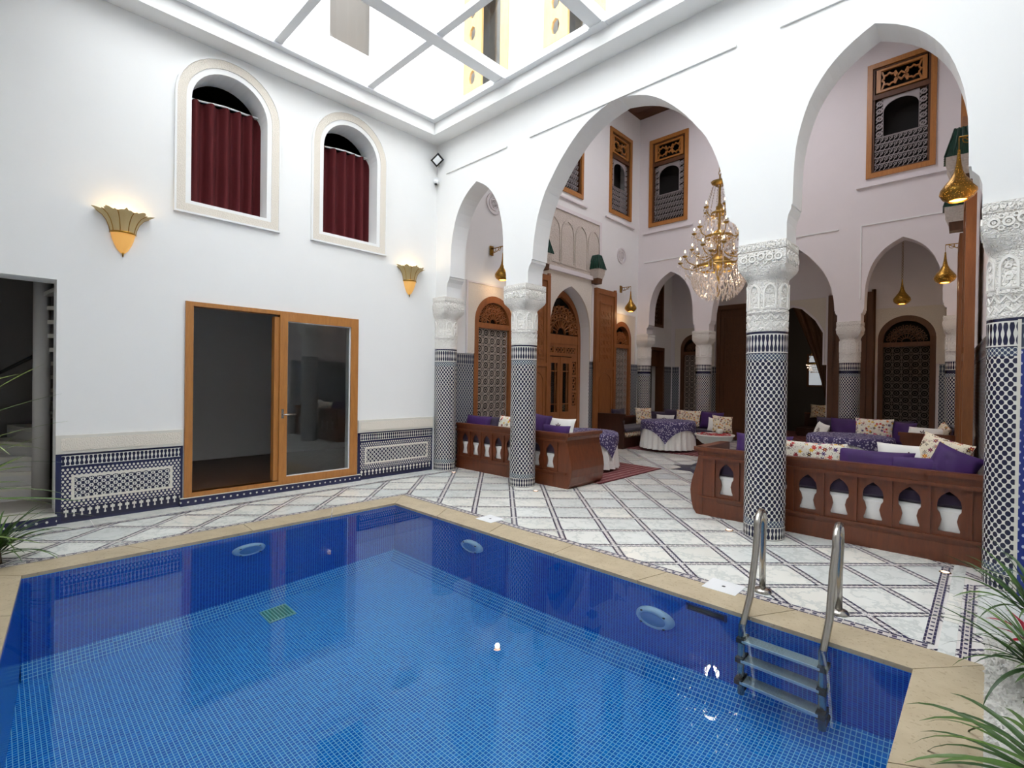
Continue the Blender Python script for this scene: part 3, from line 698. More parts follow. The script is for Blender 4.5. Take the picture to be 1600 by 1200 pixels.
def dado(n, fr, k, u0, u1, label):
    t = thing('trim_%d' % n, fr((u0+u1)/2, 0, 0), label, 'wainscot', kind='structure')
    def b(name, a0, a1, z0, z1, mat, d=.014, hole=None): MB().slab(rect(a0, a1, z0, z1), [hole] if hole else [], .001, d, fr).build(name, mat, t)
    b('backing', u0, u1, 0, .70, 'navy_tile', .008)
    b('stucco_strip', u0, u1, .705, .89, 'ivory_tile', .03); b('carved_strip', u0+.04, u1-.02, .735, .86, 'stucco_fine', .036)
    e = .045
    b('spindle_band', u0+e, u1-e+.02, .575, .685, 'dado_sp_'+k)
    b('bead_border', u0+e, u1-e+.02, .15, .555, 'dado_bead_'+k, .013, rect(u0+e+.075, u1-e-.055, .225, .48))
    b('pale_fillet', u0+e+.075, u1-e-.055, .225, .48, 'ivory_tile', .0135, rect(u0+e+.1, u1-e-.08, .25, .455))
    b('star_field', u0+e+.1, u1-e-.08, .25, .455, 'dado_rings_'+k, .013)
    b('cross_band', u0+e, u1-e+.02, .03, .14, 'dado_cross_'+k)
dado(3, LW, 'yz', -4.7, -3.61, 'blue mosaic wainscot between the stair doorway and the sliding door')
dado(4, LW, 'yz', -1.40, -.03, 'blue mosaic wainscot between the sliding door and the corner column')
def walldado(n, fr, k, segs, label):
    t = thing('trim_%d' % n, fr(segs[0][0], 0, 0), label, 'wainscot', kind='structure')
    for u0, u1 in segs:
        MB().slab(rect(u0, u1, 0, 1.78), [], .001, .012, fr).build('zellige_field', 'dado_wall_'+k, t)
        MB().slab(rect(u0, u1, 1.78, 1.98), [], .001, .014, fr).build('zellige_edge', 'dado_edge_'+k, t)
walldado(5, LW, 'yz', [(.34, .87), (1.88, 2.2), (4.47, 5.45), (6.32, 6.64)], 'grey blue zellige wainscot along the left wall of the salon court')
t = thing('trim_6', FRW(6.9, 0, 0), 'deep blue zellige wainscot on the pier beside the nearest column', 'wainscot', kind='structure')
MB().slab(rect(6.881, 6.90, 0, 2.0), [], .001, .012, FRW).build('pale_edge', 'ivory_tile', t); MB().slab(rect(6.90, 8.29, 0, 1.78), [], .001, .01, FRW).build('zellige_field', zellige('deep_blue_zellige', 'xz', .06, .04, .009, sr('#b9c0d8'), sr('#27357e')), t); MB().slab(rect(6.90, 8.29, 1.78, 2.0), [], .001, .012, FRW).build('zellige_edge', 'dado_edge_xz', t)
walldado(7, BACK, 'xz', [(0.05, .25), (1.2, 1.35), (4.25, 4.68), (5.97, 7.1)], 'grey blue zellige wainscot along the gallery wall')
walldado(8, RW, 'yz', [(.4, 7.)], 'zellige wainscot along the right wall of the salon court')
walldado(9, LW, 'yz', [(6.98, 7.2), (8.15, 8.59)], 'zellige wainscot in the left end of the gallery')
t = thing('trim_10', LW(-2.5, 0, 0), 'navy sill tiles dotted white below the sliding door', 'sill', kind='structure')
MB().box(.001, .05, -3.64, -1.36, .002, .088).build('sill_riser', 'sill_yz', t); MB().box(-.34, .055, -3.64, -1.36, .088, .094).build('sill_top', 'ivory_tile', t)
t = thing('trim_11', LW(-5.3, 0, 0), 'navy dotted step at the stair doorway', 'sill', kind='structure')
MB().box(.001, .06, -6.3, -4.69, .002, .096).build('step_riser', 'sill_yz', t); MB().box(-.34, .07, -6.3, -4.69, .096, .104).build('step_top', 'ivory_tile', t)

# ================================================================== LEFT WALL: windows, curtains, sliding door, sconces
for i, (c, h) in enumerate(wins_l):
    side = ['nearer the stair doorway', 'nearer the corner column'][i]
    t = thing('window_%d' % (i+1), LW(c, 3.4, 0), 'arched window with carved white surround, '+side, 'window', kind='structure')
    cont = lambda hw, zb_, sp: [(c-hw, zb_), (c+hw, zb_)]+arch_pts(c, round_prof(hw, sp))
    MB().ringslab(cont(.575, 3.40, 4.75), cont(.475, 3.50, 4.74), .001, .03, LW).build('carved_surround', 'stucco_fine', t)
    MB().ringslab(cont(.475, 3.50, 4.74), cont(.42, 3.54, 4.73), .001, .02, LW).build('inner_moulding', 'plaster', t)
    MB().ringslab(cont(.585, 3.39, 4.755), cont(.565, 3.41, 4.75), .001, .038, LW).build('outer_bead', 'plaster', t)
    cu = MB().grid(60, 6, lambda a, b: LW(c-.5+a*1.0, 3.50+b*(1.36+.07*(a-.5)), -.24+.055*math.sin(a*PI*13+.8*math.sin(a*9))*(1-.25*b)+.012*math.sin(a*41)))
    cu.build('curtain', 'curtain_red', label='crimson pleated curtain in the arched window '+side, cat='curtain', group='red curtains')
    MB().tube([LW(c-.48+.96*k/8, 4.875+.07*(k/8-.5)-.01*math.sin(k/8*PI*3), -.235) for k in range(9)], .012, 8).build('curtain_rod', 'white_metal', t)
d = thing('door_1', (0, -2.5, .09), 'honey pine sliding glass door with one leaf slid open', 'door', kind='structure')
y0, y1, z0, z1 = -3.6, -1.418, .094, 2.375; ym = -2.47
MB().slab(rect(y0, y1, z0, z1), [rect(y0+.08, y1-.05, z0+.05, z1-.05)], -.10, .03, LW).build('frame', 'pine', d)
MB().slab(rect(y0+.085, y1-.06, z0+.02, z0+.05), [], -.09, .0, LW).build('track', plain('aluminium', '#c9c3b8', .4, .6), d)
lf = MB().slab(rect(ym-.07, y1-.02, z0+.02, z1-.03), [rect(ym+.03, y1-.115, z0+.10, z1-.125)], -.05, .035, LW).build('sliding_leaf', 'pine', d)
MB().slab(rect(ym+.02, y1-.105, z0+.09, z1-.115), [], -.01, 0., LW).build('pane', 'glass', lf)
MB().ringslab(rect(ym+.03, y1-.115, z0+.10, z1-.125), rect(ym+.04, y1-.13, z0+.11, z1-.135), -.02, .012, LW).build('glazing_bead', 'white_metal', lf)
hd = MB().tube([LW(ym-.03, 1.02, .035), LW(ym-.03, 1.02, .085), LW(ym+.0, 1.02, .09), LW(ym+.12, 1.02, .085)], .01, 8); hd.slab(rect(ym-.045, ym-.015, .97, 1.09), [], .034, .042, LW); hd.build('handle', 'steel', lf)
MB().slab(rect(ym-.13, ym-.07, z0+.06, z1-.075), [], -.09, .005, LW).build('meeting_stile', 'pine', d)
def sconce(y, z, label):
    t = thing('wall_sconce', (0.0, y, z), label, 'wall lamp', 'fluted glass wall sconces')
    def prof(r0): return [(r*r0, zz) for r, zz in ((.015, -.19), (.045, -.16), (.075, -.10), (.095, -.04), (.108, .02))]
    MB().lathe(prof(1), (0.0, y, z), 12, -PI/2, PI/2).build('bowl', MT['sconce_lit'], t)
    MB().lathe([(.114, .012), (.118, .02), (.114, .03)], (0, y, z), 12, -PI/2, PI/2).build('rim_band', 'brass', t)
    vs = []; n = 40; rows = [(.108, .025), (.118, .08), (.14, .14), (.175, .19), (.225, .225)]
    m = MB()
    for k, (r, zz) in enumerate(rows):
        for i in range(n+1):
            a = -PI/2+PI*i/n; ph = (i/n*5) % 1; tip = (.5-abs(ph-.5))*2; tip = tip*tip+.25*(math.sin(i*2.6)+.5)
            q = .0 if k < 4 else .045*tip
            e = 1+.05*tip*(k/4)
            vs.append(((r+q*.35)*math.cos(a)*.8*e, y+(r+q)*math.sin(a)*e, z+zz+q*.5))
    m.add(vs, [(k*(n+1)+i, k*(n+1)+i+1, (k+1)*(n+1)+i+1, (k+1)*(n+1)+i) for k in range(4) for i in range(n)], True)
    m.build('flared_shade', MT['sconce_shade'], t)
    for j in range(6):
        a = -PI/2+PI*j/5
        MB().tube([((r+.002)*math.cos(a)*.8, y+(r+.002)*math.sin(a), z+zz) for r, zz in rows], .004, 6).build('rib', 'brass', t)
    MB().tube([(0.012, y, z-.185), (.012, y, z-.23)], [.012, .004], 8).build('finial', 'brass', t)
    MB().lathe([(.0, -.02), (.03, 0), (.035, .03), (.02, .07), (0, .08)], (.06, y, z+.05), 10).build('bulb', 'bulb', t)
    l = bpy.data.lights.new('sconce_light', 'POINT'); l.energy = 1.2; l.color = (1, .72, .35); l.shadow_soft_size = .03
    lo = bpy.data.objects.new('sconce_light', l); COL.objects.link(lo); lo.parent = t; lo.location = (.09, 0, .2)
MT['sconce_lit'] = emit('amber_glass_lit', '#f2a848', .42, '#b59a62')
MT['sconce_shade'] = emit('amber_glass', '#e0b878', .10, '#a3966e')
sconce(-4.18, 3.0, 'gilded fan shaped wall lamp between the stair doorway and first curtained window')
sconce(-.527, 3.05, 'gilded fan shaped wall lamp beside the corner column')
# spiral stair seen through the doorway
sp = thing('spiral_stair', (-.95, -4.76, .1), 'white winding stair round a plain newel post in the stairwell', 'stairs', kind='structure')
MB().tube([(-1.0, -4.755, .1), (-1.0, -4.755, 3.2)], .075, 16).build('newel', 'room_grey', sp)
for k in range(15):
    a0 = PI*1.46-k*.30; a1 = a0-.32; z = .1+.155*(k+1)
    P = [(-1.0, -4.755)]+[(-1.0+1.05*math.cos(a0+(a1-a0)*j/4), -4.755+1.05*math.sin(a0+(a1-a0)*j/4)) for j in range(5)]
    P = [(max(p[0], -2.38), p[1]) for p in P]
    P = [(min(p[0], -.36), min(p[1], -4.32)) for p in P]
    MB().slab(P, [], z-.045, z, flat).build('tread', 'ivory_tile', sp)
    if k < 6: MB().add([(P[1][0], P[1][1], z-.155), (P[0][0], P[0][1], z-.155), (P[0][0], P[0][1], z-.045), (P[1][0], P[1][1], z-.045)], [(0, 1, 2, 3)]).build('riser', 'room_grey', sp)
MB().tube([(-1.12, -4.80, 1.72), (-1.5, -5.1, 1.50), (-1.9, -5.35, 1.3), (-2.25, -5.5, 1.15)], .02, 8).build('handrail', 'black', sp)
# floodlight and camera in the corner
t = thing('floodlight', (.12, -.06, 5.1), 'small black framed floodlight tilted in the wall corner', 'floodlight')
n = Vector((.62, -.62, -.48)).normalized(); e1 = Vector((.7, .7, .1)).normalized(); e1 = (e1-n*e1.dot(n)).normalized(); e2 = n.cross(e1)
cc = Vector((.16, -.12, 5.1)); a1 = (e1*.8+e2*.6).normalized(); a2 = n.cross(a1)
fmap = lambda a, b, dd: cc+a1*a+a2*b+n*dd
MB().slab(rect(-.085, .085, -.07, .07), [], -.03, 0, fmap).build('housing', 'black', t)
MB().slab(rect(-.06, .06, -.047, .047), [], 0.0, .004, fmap).build('lens', 'white_metal', t)
MB().tube([tuple(cc-n*.03), (.06, -.01, 5.08), (.05, .0, 5.05)], .012, 6).build('bracket', 'steel', t)
t = thing('security_camera', (.05, -.03, 4.78), 'tiny white security camera with black eye below the floodlight', 'camera')
MB().lathe([(0, .05), (.04, .05), (.045, .02), (.035, -.02), (0, -.035)], (.06, -.06, 4.77), 16).build('dome', 'white_metal', t)
MB().lathe([(0, -.0), (.024, 0), (.02, -.018), (0, -.024)], (.082, -.085, 4.745), 12).build('eye', 'black', t)
MB().box(.0, .05, -.06, -.0, 4.79, 4.87).build('mount', 'white_metal', t)

# ================================================================== SALON COURT: windows and doors
def star(m, fr, cu, cz, ro, ri, w0, w1):
    def s(k, a, b): return [(cu+(a if i % 2 == 0 else b)*k*math.cos(i*PI/8), cz+(a if i % 2 == 0 else b)*k*math.sin(i*PI/8)) for i in range(16)]
    return m.ringslab(s(1, ro, ri), s(.72, ro, ri), w0, w1, fr)
def fanlight(fr, c, zc, r, w0, w1, m=None, n=9):
    m = m or MB()
    for k in range(1, n):
        a = PI*k/n; m.bar((c+.2*r*math.cos(a), zc+.2*r*math.sin(a)), (c+.98*r*math.cos(a), zc+.98*r*math.sin(a)), .016, (w0, w1), fr)
    for q in (.22, .48, .74):
        for k in range(12):
            a, b = PI*k/12, PI*(k+1)/12
            off = .08*r*(k % 2 == 0)
            m.bar((c+(q*r+off*.3)*math.cos(a), zc+(q*r)*math.sin(a)), (c+(q*r)*math.cos(b), zc+q*r*math.sin(b)), .018, (w0, w1), fr)
    for k in range(n):
        a = PI*(k+.5)/n; ringmesh(m, fr, c+.62*r*math.cos(a), zc+.62*r*math.sin(a), .085*r, .05*r, w0, w1, 6); ringmesh(m, fr, c+.86*r*math.cos(a), zc+.86*r*math.sin(a), .1*r, .06*r, w0, w1, 6)
    return m
def lattice(fr, u0, u1, z0, z1, p, w0, w1):
    m = MB(); nu = max(1, round((u1-u0)/p)); nz = round((z1-z0)/p); pu = (u1-u0)/nu; pz = (z1-z0)/nz
    for i in range(nu+1): m.bar((u0+i*pu, z0), (u0+i*pu, z1), .009, (w0, w1-.004), fr)
    for j in range(nz+1): m.bar((u0, z0+j*pz), (u1, z0+j*pz), .012, (w0, w1-.004), fr)
    for i in range(nu):
        for j in range(nz):
            ringmesh(m, fr, u0+(i+.5)*pu, z0+(j+.5)*pz, pu*.48, pu*.40, w0, w1, 8)
            star(m, fr, u0+(i+.5)*pu, z0+(j+.5)*pz, pu*.26, pu*.15, w0, w1)
    return m
def lattice_window(n, fr, c, h, zs, zf, label, mw='door_wood', ml='lattice', surround=True):
    t = thing('window_%d' % n, fr(c, .45, 0), label, 'window', kind='structure')
    cont = lambda hw, zb_, top: [(c-hw, zb_), (c+hw, zb_)]+arch_pts(c, round_prof(hw, top))
    MB().ringslab(cont(h, .42, zs), cont(h-.1, .5, zs-.02), -.12, .02, fr).build('arched_frame', mw, t)
    MB().slab(rect(c-h+.1, c+h-.1, zf-.05, zf+.05), [], -.1, .01, fr).build('transom', mw, t)
    fanlight(fr, c, zf+.06, h-.12, -.05, -.015).build('fanlight_tracery', mw, t)
    lattice(fr, c-h+.1, c+h-.1, .5, zf-.05, .15, -.05, -.035).build('lattice_screen', ml, t)
    MB().slab(cont(h-.02, .45, zs), [], -.2, -.19, fr).build('darkness_sheet', 'painted_black', t)  # black sheet stands for the darkness behind the lattice
    if surround:
        z1 = zs+h+.18
        MB().slab(notch(c-h-.17, c+h+.17, 1.99, z1, c, round_prof(h, zs)), [], .001, .02, fr).build('stucco_surround', 'stucco_fine', t)
        MB().slab(ushape(c-h-.2, c+h+.2, 1.99, z1+.03, .03), [], .001, .03, fr).build('stucco_bead', 'plaster_in', t)
    return t
lattice_window(3, LW, 1.375, .5, 2.58, 2.52, 'arched lattice window behind the corner and second columns')
lattice_window(4, LW, 5.87, .44, 2.6, 2.42, 'arched lattice window beside the open carved door leaf')
lattice_window(5, BACK, 5.42, .5, 2.55, 2.42, 'dark arched lattice window in the gallery under the hanging lantern', 'dark_wood', plain('dark_grey_lattice', '#6a625c', .6))  # this screen's lattice is a darker grey
lattice_window(6, BACK, .7, .4, 2.5, 2.36, 'small arched lattice window in the gallery left of the chandelier', 'dark_wood', 'dim' if False else 'lattice')
def court_window(n, fr, u0, u1, z0, z1, label, proud=0.):
    t = thing('window_%d' % n, fr((u0+u1)/2, z0, 0), label, 'window', kind='structure'); c = (u0+u1)/2; p = proud
    MB().ringslab(rect(u0, u1, z0, z1), rect(u0+.085, u1-.085, z0+.09, z1-.09), -.08+p, .035+p, fr).build('outer_frame', 'pine', t)
    MB().ringslab(rect(u0+.085, u1-.085, z0+.09, z1-.09), rect(u0+.12, u1-.12, z0+.12, z1-.12), -.09+p, .0+p, fr).build('inner_frame', 'dark_wood', t)
    zh = z1-.60
    MB().slab(rect(u0+.085, u1-.085, zh-.09, zh), [], -.08+p, .01+p, fr).build('lintel', 'dark_wood', t)
    a0, a1 = u0+.14, u1-.14
    MB().ringslab(rect(a0, a1, zh+.03, z1-.13), rect(a0+.07, a1-.07, zh+.07, z1-.17), -.05+p, .005+p, fr).build('head_panel', 'pine', t)
    m = MB(); zc = (zh+.03+z1-.13)/2; q = (a1-a0)/4
    for s_ in (-1, 1): star(m, fr, c+s_*q*.95, zc, .135, .105, -.045+p, -.01+p)
    m.ringslab([(c-.09, zc), (c, zc-.09), (c+.09, zc), (c, zc+.09)], [(c-.05, zc), (c, zc-.05), (c+.05, zc), (c, zc+.05)], -.045+p, -.01+p, fr)
    for s_ in (-1, 1):
        for b in (-1, 1): m.bar((c+s_*.06, zc+b*.04), (c+s_*q*.5, zc+b*.12), .03, (-.045+p, -.012+p), fr); m.bar((c+s_*q*1.4, zc+b*.08), (c+s_*(q*2-.08), zc+b*.17), .03, (-.045+p, -.012+p), fr)
    m.build('star_tracery', 'pine', t)
    g0, g1, gz0, gz1 = u0+.125, u1-.125, z0+.125, zh-.095
    op0, op1, oz0, oz1 = g0+.13, g1-.13, gz0+(gz1-gz0)*.47, gz1-.06
    m = MB(); rows = 5; rh = (oz0-gz0)/rows; nc = 11; pu = (g1-g0)/nc
    for j in range(rows+1): m.bar((g0, gz0+j*rh), (g1, gz0+j*rh), .014, (-.05+p, -.03+p), fr)
    for j in range(rows):
        for i in range(nc):
            ringmesh(m, fr, g0+(i+.5)*pu, gz0+(j+.62)*rh, pu*.40, pu*.27, -.05+p, -.035+p, 6)
            m.bar((g0+i*pu, gz0+j*rh+.01), (g0+(i+1)*pu, gz0+(j+1)*rh-.01), .010, (-.05+p, -.035+p), fr)
    ns = 5; sh = (gz1-oz0)/ns
    for cu in (g0+.065, g1-.065):
        for j in range(ns): ringmesh(m, fr, cu, oz0+(j+.5)*sh, .055, .03, -.05+p, -.035+p, 8); m.bar((cu-.05, oz0+j*sh), (cu+.05, oz0+(j+1)*sh), .016, (-.05+p, -.035+p), fr)
    m.build('iron_grille', 'iron', t)
    hw = (op1-op0)/2; ap = [(op0, oz0), (op1, oz0)]+arch_pts(c, scale_prof(round_prof(hw, 0), hw, oz1-hw*.75, oz1))
    MB().slab(rect(g0+.12, g1-.12, oz0-.015, gz1), [ap], -.05+p, -.03+p, fr).build('arched_opening_rim', 'iron', t)
    MB().slab(rect(u0+.05, u1-.05, z0+.05, z1-.05), [], -.3+(p and .22), -.29+(p and .22), fr).build('darkness_sheet', 'painted_black', t)  # black sheet paints the darkness behind the grille
    MB().slab(rect(u0-.15, u1+.15, z0-.16, z0-.13), [], .001, .05, fr).build('sill_moulding', 'plaster_in', t)
    return t
court_window(7, LW, 3.1, 4.12, 5.64, 7.72, 'upper wooden window above the carved stucco panel, mostly hidden by the arch')
court_window(8, LW, 5.2, 6.22, 5.64, 7.72, 'upper wooden window on the left wall next to the room corner')
court_window(9, FARW, .29, 1.33, 5.53, 7.76, 'upper wooden window on the far wall next to the room corner')
court_window(10, FARW, 4.94, 5.98, 5.53, 7.72, 'upper wooden window on the far wall above the hanging lantern arch')
court_window(16, RW, 4.9, 5.9, 5.55, 7.7, 'upper wooden window seen edge-on on the right wall', .09)
# big arched door with carved leaves, left wall
d = thing('door_2', LW(3.72, 0, 0), 'arched cedar double door with pierced fanlight in the left wall', 'door', kind='structure')
c = 3.72; DP2 = scale_prof(P_SMALL, .74, 2.3, 3.58)
MB().ringslab([(c-.74, 0.03), (c+.74, 0.03)]+arch_pts(c, DP2), [(c-.64, .1), (c+.64, .1)]+arch_pts(c, scale_prof(P_SMALL, .64, 2.32, 3.42)), -.32, -.24, LW).build('arched_frame', 'door_wood', d)
MB().slab(rect(c-.64, c+.64, 2.36, 2.56), [], -.31, -.25, LW).build('transom', 'door_wood', d)
fanlight(LW, c, 2.58, .66, -.28, -.235, None, 11).build('fanlight_tracery', 'door_wood', d)
hs = [rect(c-.58+.4*k, c-.24+.4*k, 2.16, 2.28) for k in range(3)]
MB().slab(rect(c-.64, c+.64, 2.08, 2.36), hs, -.30, -.26, LW).build('pierced_frieze', 'door_wood', d)
m = MB()
for k in range(3):
    for s_ in range(3): ringmesh(m, LW, c-.52+.4*k+.11*s_, 2.22, .058, .03, -.29, -.27, 8)
m.build('frieze_tracery', 'door_wood', d)
for s_, u0, u1 in ((-1, c-.64, c-.42), (1, c+.42, c+.64)):
    m = MB().slab(rect(u0, u1, .1, 2.08), [rect(u0+.04, u1-.04, .95+.36*k, 1.25+.36*k) for k in range(3)], -.30, -.26, LW); m.build('side_panel', 'door_wood', d)
    m = MB()
    for k in range(3):
        for q in (0, 1): ringmesh(m, LW, (u0+u1)/2, 1.03+.36*k+.14*q, .068, .04, -.29, -.27, 8)
    m.build('side_tracery', 'door_wood', d)
for u0, u1 in ((c-.415, c-.005), (c+.005, c+.415)):
    lf = MB().slab(rect(u0, u1, .1, 2.06), [rect(u0+.09, u1-.09, .82, 1.92)], -.30, -.255, LW).build('door_leaf', 'door_wood', d)
    MB().slab(rect(u0+.085, u1-.085, .81, 1.93), [], -.285, -.28, LW).build('pane', 'glass', lf)
    m = MB(); m.bar((u0+.09, 1.0), (u1-.09, 1.0), .022, (-.29, -.265), LW); m.bar((u0+.09, 1.74), (u1-.09, 1.74), .022, (-.29, -.265), LW); m.bar(((u0+u1)/2+.05, .82), ((u0+u1)/2+.05, 1.92), .02, (-.29, -.265), LW)
    m.build('muntin', 'door_wood', lf)
MB().slab([(c-.73, .03), (c+.73, .03)]+arch_pts(c, DP2), [], -.345, -.34, LW).build('darkness_sheet', 'painted_black', d)  # black sheet painted as the darkness behind the door
# stucco portal round it and the big carved panel above
t = thing('trim_12', LW(c, 2, 0), 'carved stucco portal around the arched cedar door', 'stucco', kind='structure')
MB().slab(notch(2.72, 4.5, 1.99, 3.86, c, DOOR_P), [], .001, .03, LW).build('spandrel', 'stucco_fine', t)
MB().slab(rect(2.68, 4.54, 3.86, 3.95), [], .001, .09, LW).build('cornice', 'plaster_in', t)
for u in (2.68, 4.49): MB().slab(rect(u, u+.055, 1.99, 3.86), [], .001, .06, LW).build('jamb_strip', 'plaster_in', t)
t = thing('trim_13', LW(c, 4, 0), 'large carved stucco panel with arch motifs above the cedar door', 'stucco', kind='structure')
MB().slab(rect(2.68, 4.78, 3.95, 5.2), [], .001, .02, LW).build('carved_field', 'stucco_big', t)
for k in range(4):
    u = 2.85+.5*k
    MB().ringslab([(u-.02+.0, 4.05), (u+.46, 4.05)]+arch_pts(u+.22, scale_prof(P_SMALL, .24, 4.6, 5.05)), [(u+.01, 4.08), (u+.43, 4.08)]+arch_pts(u+.22, scale_prof(P_SMALL, .21, 4.6, 5.0)), .02, .04, LW).build('blind_arch', 'stucco_big', t)
MB().ringslab(rect(2.6, 4.86, 3.95, 5.28), rect(2.68, 4.78, 3.955, 5.2), .001, .045, LW).build('border_moulding', 'plaster_in', t)
for i, (u, zc) in enumerate(((1.33, 4.81), (5.8, 4.69))):
    t = thing('plaster_rosette', LW(u, zc, 0), ['round plaster rosette on the wall seen through the first arch', 'round plaster rosette on the wall near the far corner'][i], 'rosette', 'plaster rosettes')
    m = MB()
    for ro, ri, w in ((.2, .165, .03), (.13, .1, .025)): ringmesh(m, LW, u, zc, ro, ri, .001, w, 28)
    m.build('rings', 'plaster_in', t)
    m = MB()
    for k in range(8): ringmesh(m, LW, u+.055*math.cos(k*PI/4), zc+.055*math.sin(k*PI/4), .03, .012, .001, .02, 8)
    m.build('petals', 'plaster_in', t)
def carved_leaf(fr, u0, u1, z1, label, w0=.03, wood_='door_wood'):
    t = thing('door_leaf', fr((u0+u1)/2, 0, w0), label, 'door leaf', 'tall carved door leaves folded back', kind='structure')
    MB().slab(rect(u0, u1, .03, z1), [], w0, w0+.06, fr).build('board', wood_, t)
    MB().ringslab(rect(u0, u1, .03, z1), rect(u0+.1, u1-.1, .13, z1-.12), w0+.06, w0+.085, fr).build('stile_frame', wood_, t)
    zc = z1*.5
    MB().slab(rect(u0+.1, u1-.1, zc-.04, zc+.04), [], w0+.06, w0+.08, fr).build('mid_rail', wood_, t)
    c = (u0+u1)/2; h = (u1-u0)/2-.16
    MB().ringslab([(c-h, .3), (c+h, .3)]+arch_pts(c, scale_prof(P_SMALL, h, zc-.4, zc-.1)), [(c-h+.04, .34), (c+h-.04, .34)]+arch_pts(c, scale_prof(P_SMALL, h-.04, zc-.4, zc-.14)), w0+.06, w0+.075, fr).build('arch_panel', wood_, t)
    MB().ringslab(rect(c-h, c+h, zc+.12, z1-.3), rect(c-h+.04, c+h-.04, zc+.16, z1-.34), w0+.06, w0+.075, fr).build('carved_panel', wood_, t)
    m = MB(); nz = int((z1-.3-zc-.2)/.17)
    for j in range(nz):
        for i in range(3): ringmesh(m, fr, c+(i-1)*h*.55, zc+.26+j*.17, .07, .045, w0+.06, w0+.07, 8)
    m.build('roundels', wood_, t)
    MB().tube([fr(u0 if label.count('second') else u1, 0.0, w0+.03), fr(u0 if label.count('second') else u1, z1+.05, w0+.03)], .04, 10).build('pivot_post', wood_, t)
    return t
carved_leaf(LW, 2.0, 2.88, 3.7, 'tall carved door leaf folded back, half hidden by the bench column', .05)
carved_leaf(LW, 4.56, 5.42, 3.7, 'tall carved door leaf folded against the left wall beside the lattice window', .05)
carved_leaf(RW, 2.05, 2.9, 3.7, 'nearer tall wooden door leaf against the right wall, seen edge-on', .06)
carved_leaf(RW, 4.4, 5.25, 3.7, 'farther tall wooden door leaf against the right wall, below the green finial', .06)
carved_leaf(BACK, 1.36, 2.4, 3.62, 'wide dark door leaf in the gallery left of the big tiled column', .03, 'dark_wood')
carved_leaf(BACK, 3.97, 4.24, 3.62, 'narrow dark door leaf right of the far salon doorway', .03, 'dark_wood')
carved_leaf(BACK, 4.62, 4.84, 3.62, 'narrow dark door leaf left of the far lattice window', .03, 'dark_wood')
def finial(fr, u, z, label, w=.12):
    t = thing('roofed_bracket', fr(u, z, w), label, 'bracket', 'green roofed door brackets', kind='structure')
    def pyr(hb, ht, z0, z1): return ([fr(u+a*hb, z+z0, w+b*hb) for a, b in ((-1, -1), (1, -1), (1, 1), (-1, 1))]+[fr(u+a*ht, z+z1, w+b*ht) for a, b in ((-1, -1), (1, -1), (1, 1), (-1, 1))], [(0, 1, 5, 4), (1, 2, 6, 5), (2, 3, 7, 6), (3, 0, 4, 7), (4, 5, 6, 7), (3, 2, 1, 0)])
    MB().add(*pyr(.085, .095, -.14, -.02)).build('block', 'dark_wood', t)
    MB().add(*pyr(.10, .135, -.02, .09)).build('carved_corbel', 'stucco_big', t); MB().add(*pyr(.125, .145, .09, .19)).build('carved_frieze', 'stucco_big', t)
    MB().add(*pyr(.155, .07, .19, .52)).build('tiled_roof', 'green_tile', t)
    m = MB()
    for s_ in range(4):
        for k in range(5):
            f = -1+.5*k; q = [(f, 1), (f, -1), (1, f), (-1, f)][s_]
            m.tube([fr(u+q[0]*.155, z+.19, w+q[1]*.155), fr(u+q[0]*.07, z+.52, w+q[1]*.07)], .012, 5)
    m.build('tile_ribs', 'green_tile', t)
finial(LW, 2.63, 3.92, 'green tiled bracket peeping past the arch beside the stucco panel')
finial(LW, 4.56, 3.92, 'green tiled bracket above the folded carved leaf on the left wall')
finial(RW, 2.5, 3.92, 'green tiled bracket on the right wall behind the nearest lantern', .17)
finial(RW, 4.35, 3.86, 'green tiled bracket on the right wall above the farther wooden post', .17)
# gallery: portal to far salon, curtain, dark door and window
t = thing('door_3', BACK(3.2, 0, 0), 'white arched portal to the dim far salon behind the chandelier', 'door', kind='structure')
pc = 3.2; PP = [(.66, 2.4), (.66, 2.75), (.5, 3.05), (.36, 3.2), (.2, 3.36), (0, 3.42)]
MB().slab(notch(2.42, 3.95, 1.99, 3.6, pc, PP), [], .001, .05, BACK).build('spandrel', 'stucco_fine', t)
MB().slab([(pc-.7, 1.99), (pc-.66, 1.99)]+[(pc-h, z) for h, z in PP]+[(pc+h, z) for h, z in reversed(PP[:-1])]+[(pc+.66, 1.99), (pc+.7, 1.99)]+[(pc+h+.04, z+.03) for h, z in PP[:-1]]+[(pc, 3.47)]+[(pc-h-.04, z+.03) for h, z in reversed(PP[:-1])], [], .03, .075, BACK).build('arch_moulding', 'plaster_in', t)
MB().slab(ushape(2.38, 3.99, 1.99, 3.66, .07), [], .001, .08, BACK).build('portal_moulding', 'plaster_in', t)
cv = MB().grid(24, 16, lambda a, b: Vector((3.95-(.12+.75*(b**1.3))*(1-a)-.0, 8.95+.03*math.sin(a*PI*9), 1.2+2.3*b)))
cv.build('curtain', 'curtain_brown', label='brown drape swept aside in the far salon doorway', cat='curtain')
rc = thing('ring_chandelier', (3.5, 10.4, 1.75), 'sparkling ring chandelier glimpsed inside the far salon', 'chandelier')
m = MB()
for k in range(46):
    a = 2*PI*k/46
    for q, (rr, zz) in enumerate(((.40, 2.05), (.38, 1.98), (.34, 1.92), (.30, 1.86))):
        x, y, z, s_ = 3.5+rr*math.cos(a), 10.4+rr*math.sin(a), zz, .022
        m.add([(x, y, z+s_), (x+s_*.6, y, z), (x, y+s_*.6, z), (x-s_*.6, y, z), (x, y-s_*.6, z), (x, y, z-s_)], [(0, 1, 2), (0, 2, 3), (0, 3, 4), (0, 4, 1), (5, 2, 1), (5, 3, 2), (5, 4, 3), (5, 1, 4)])
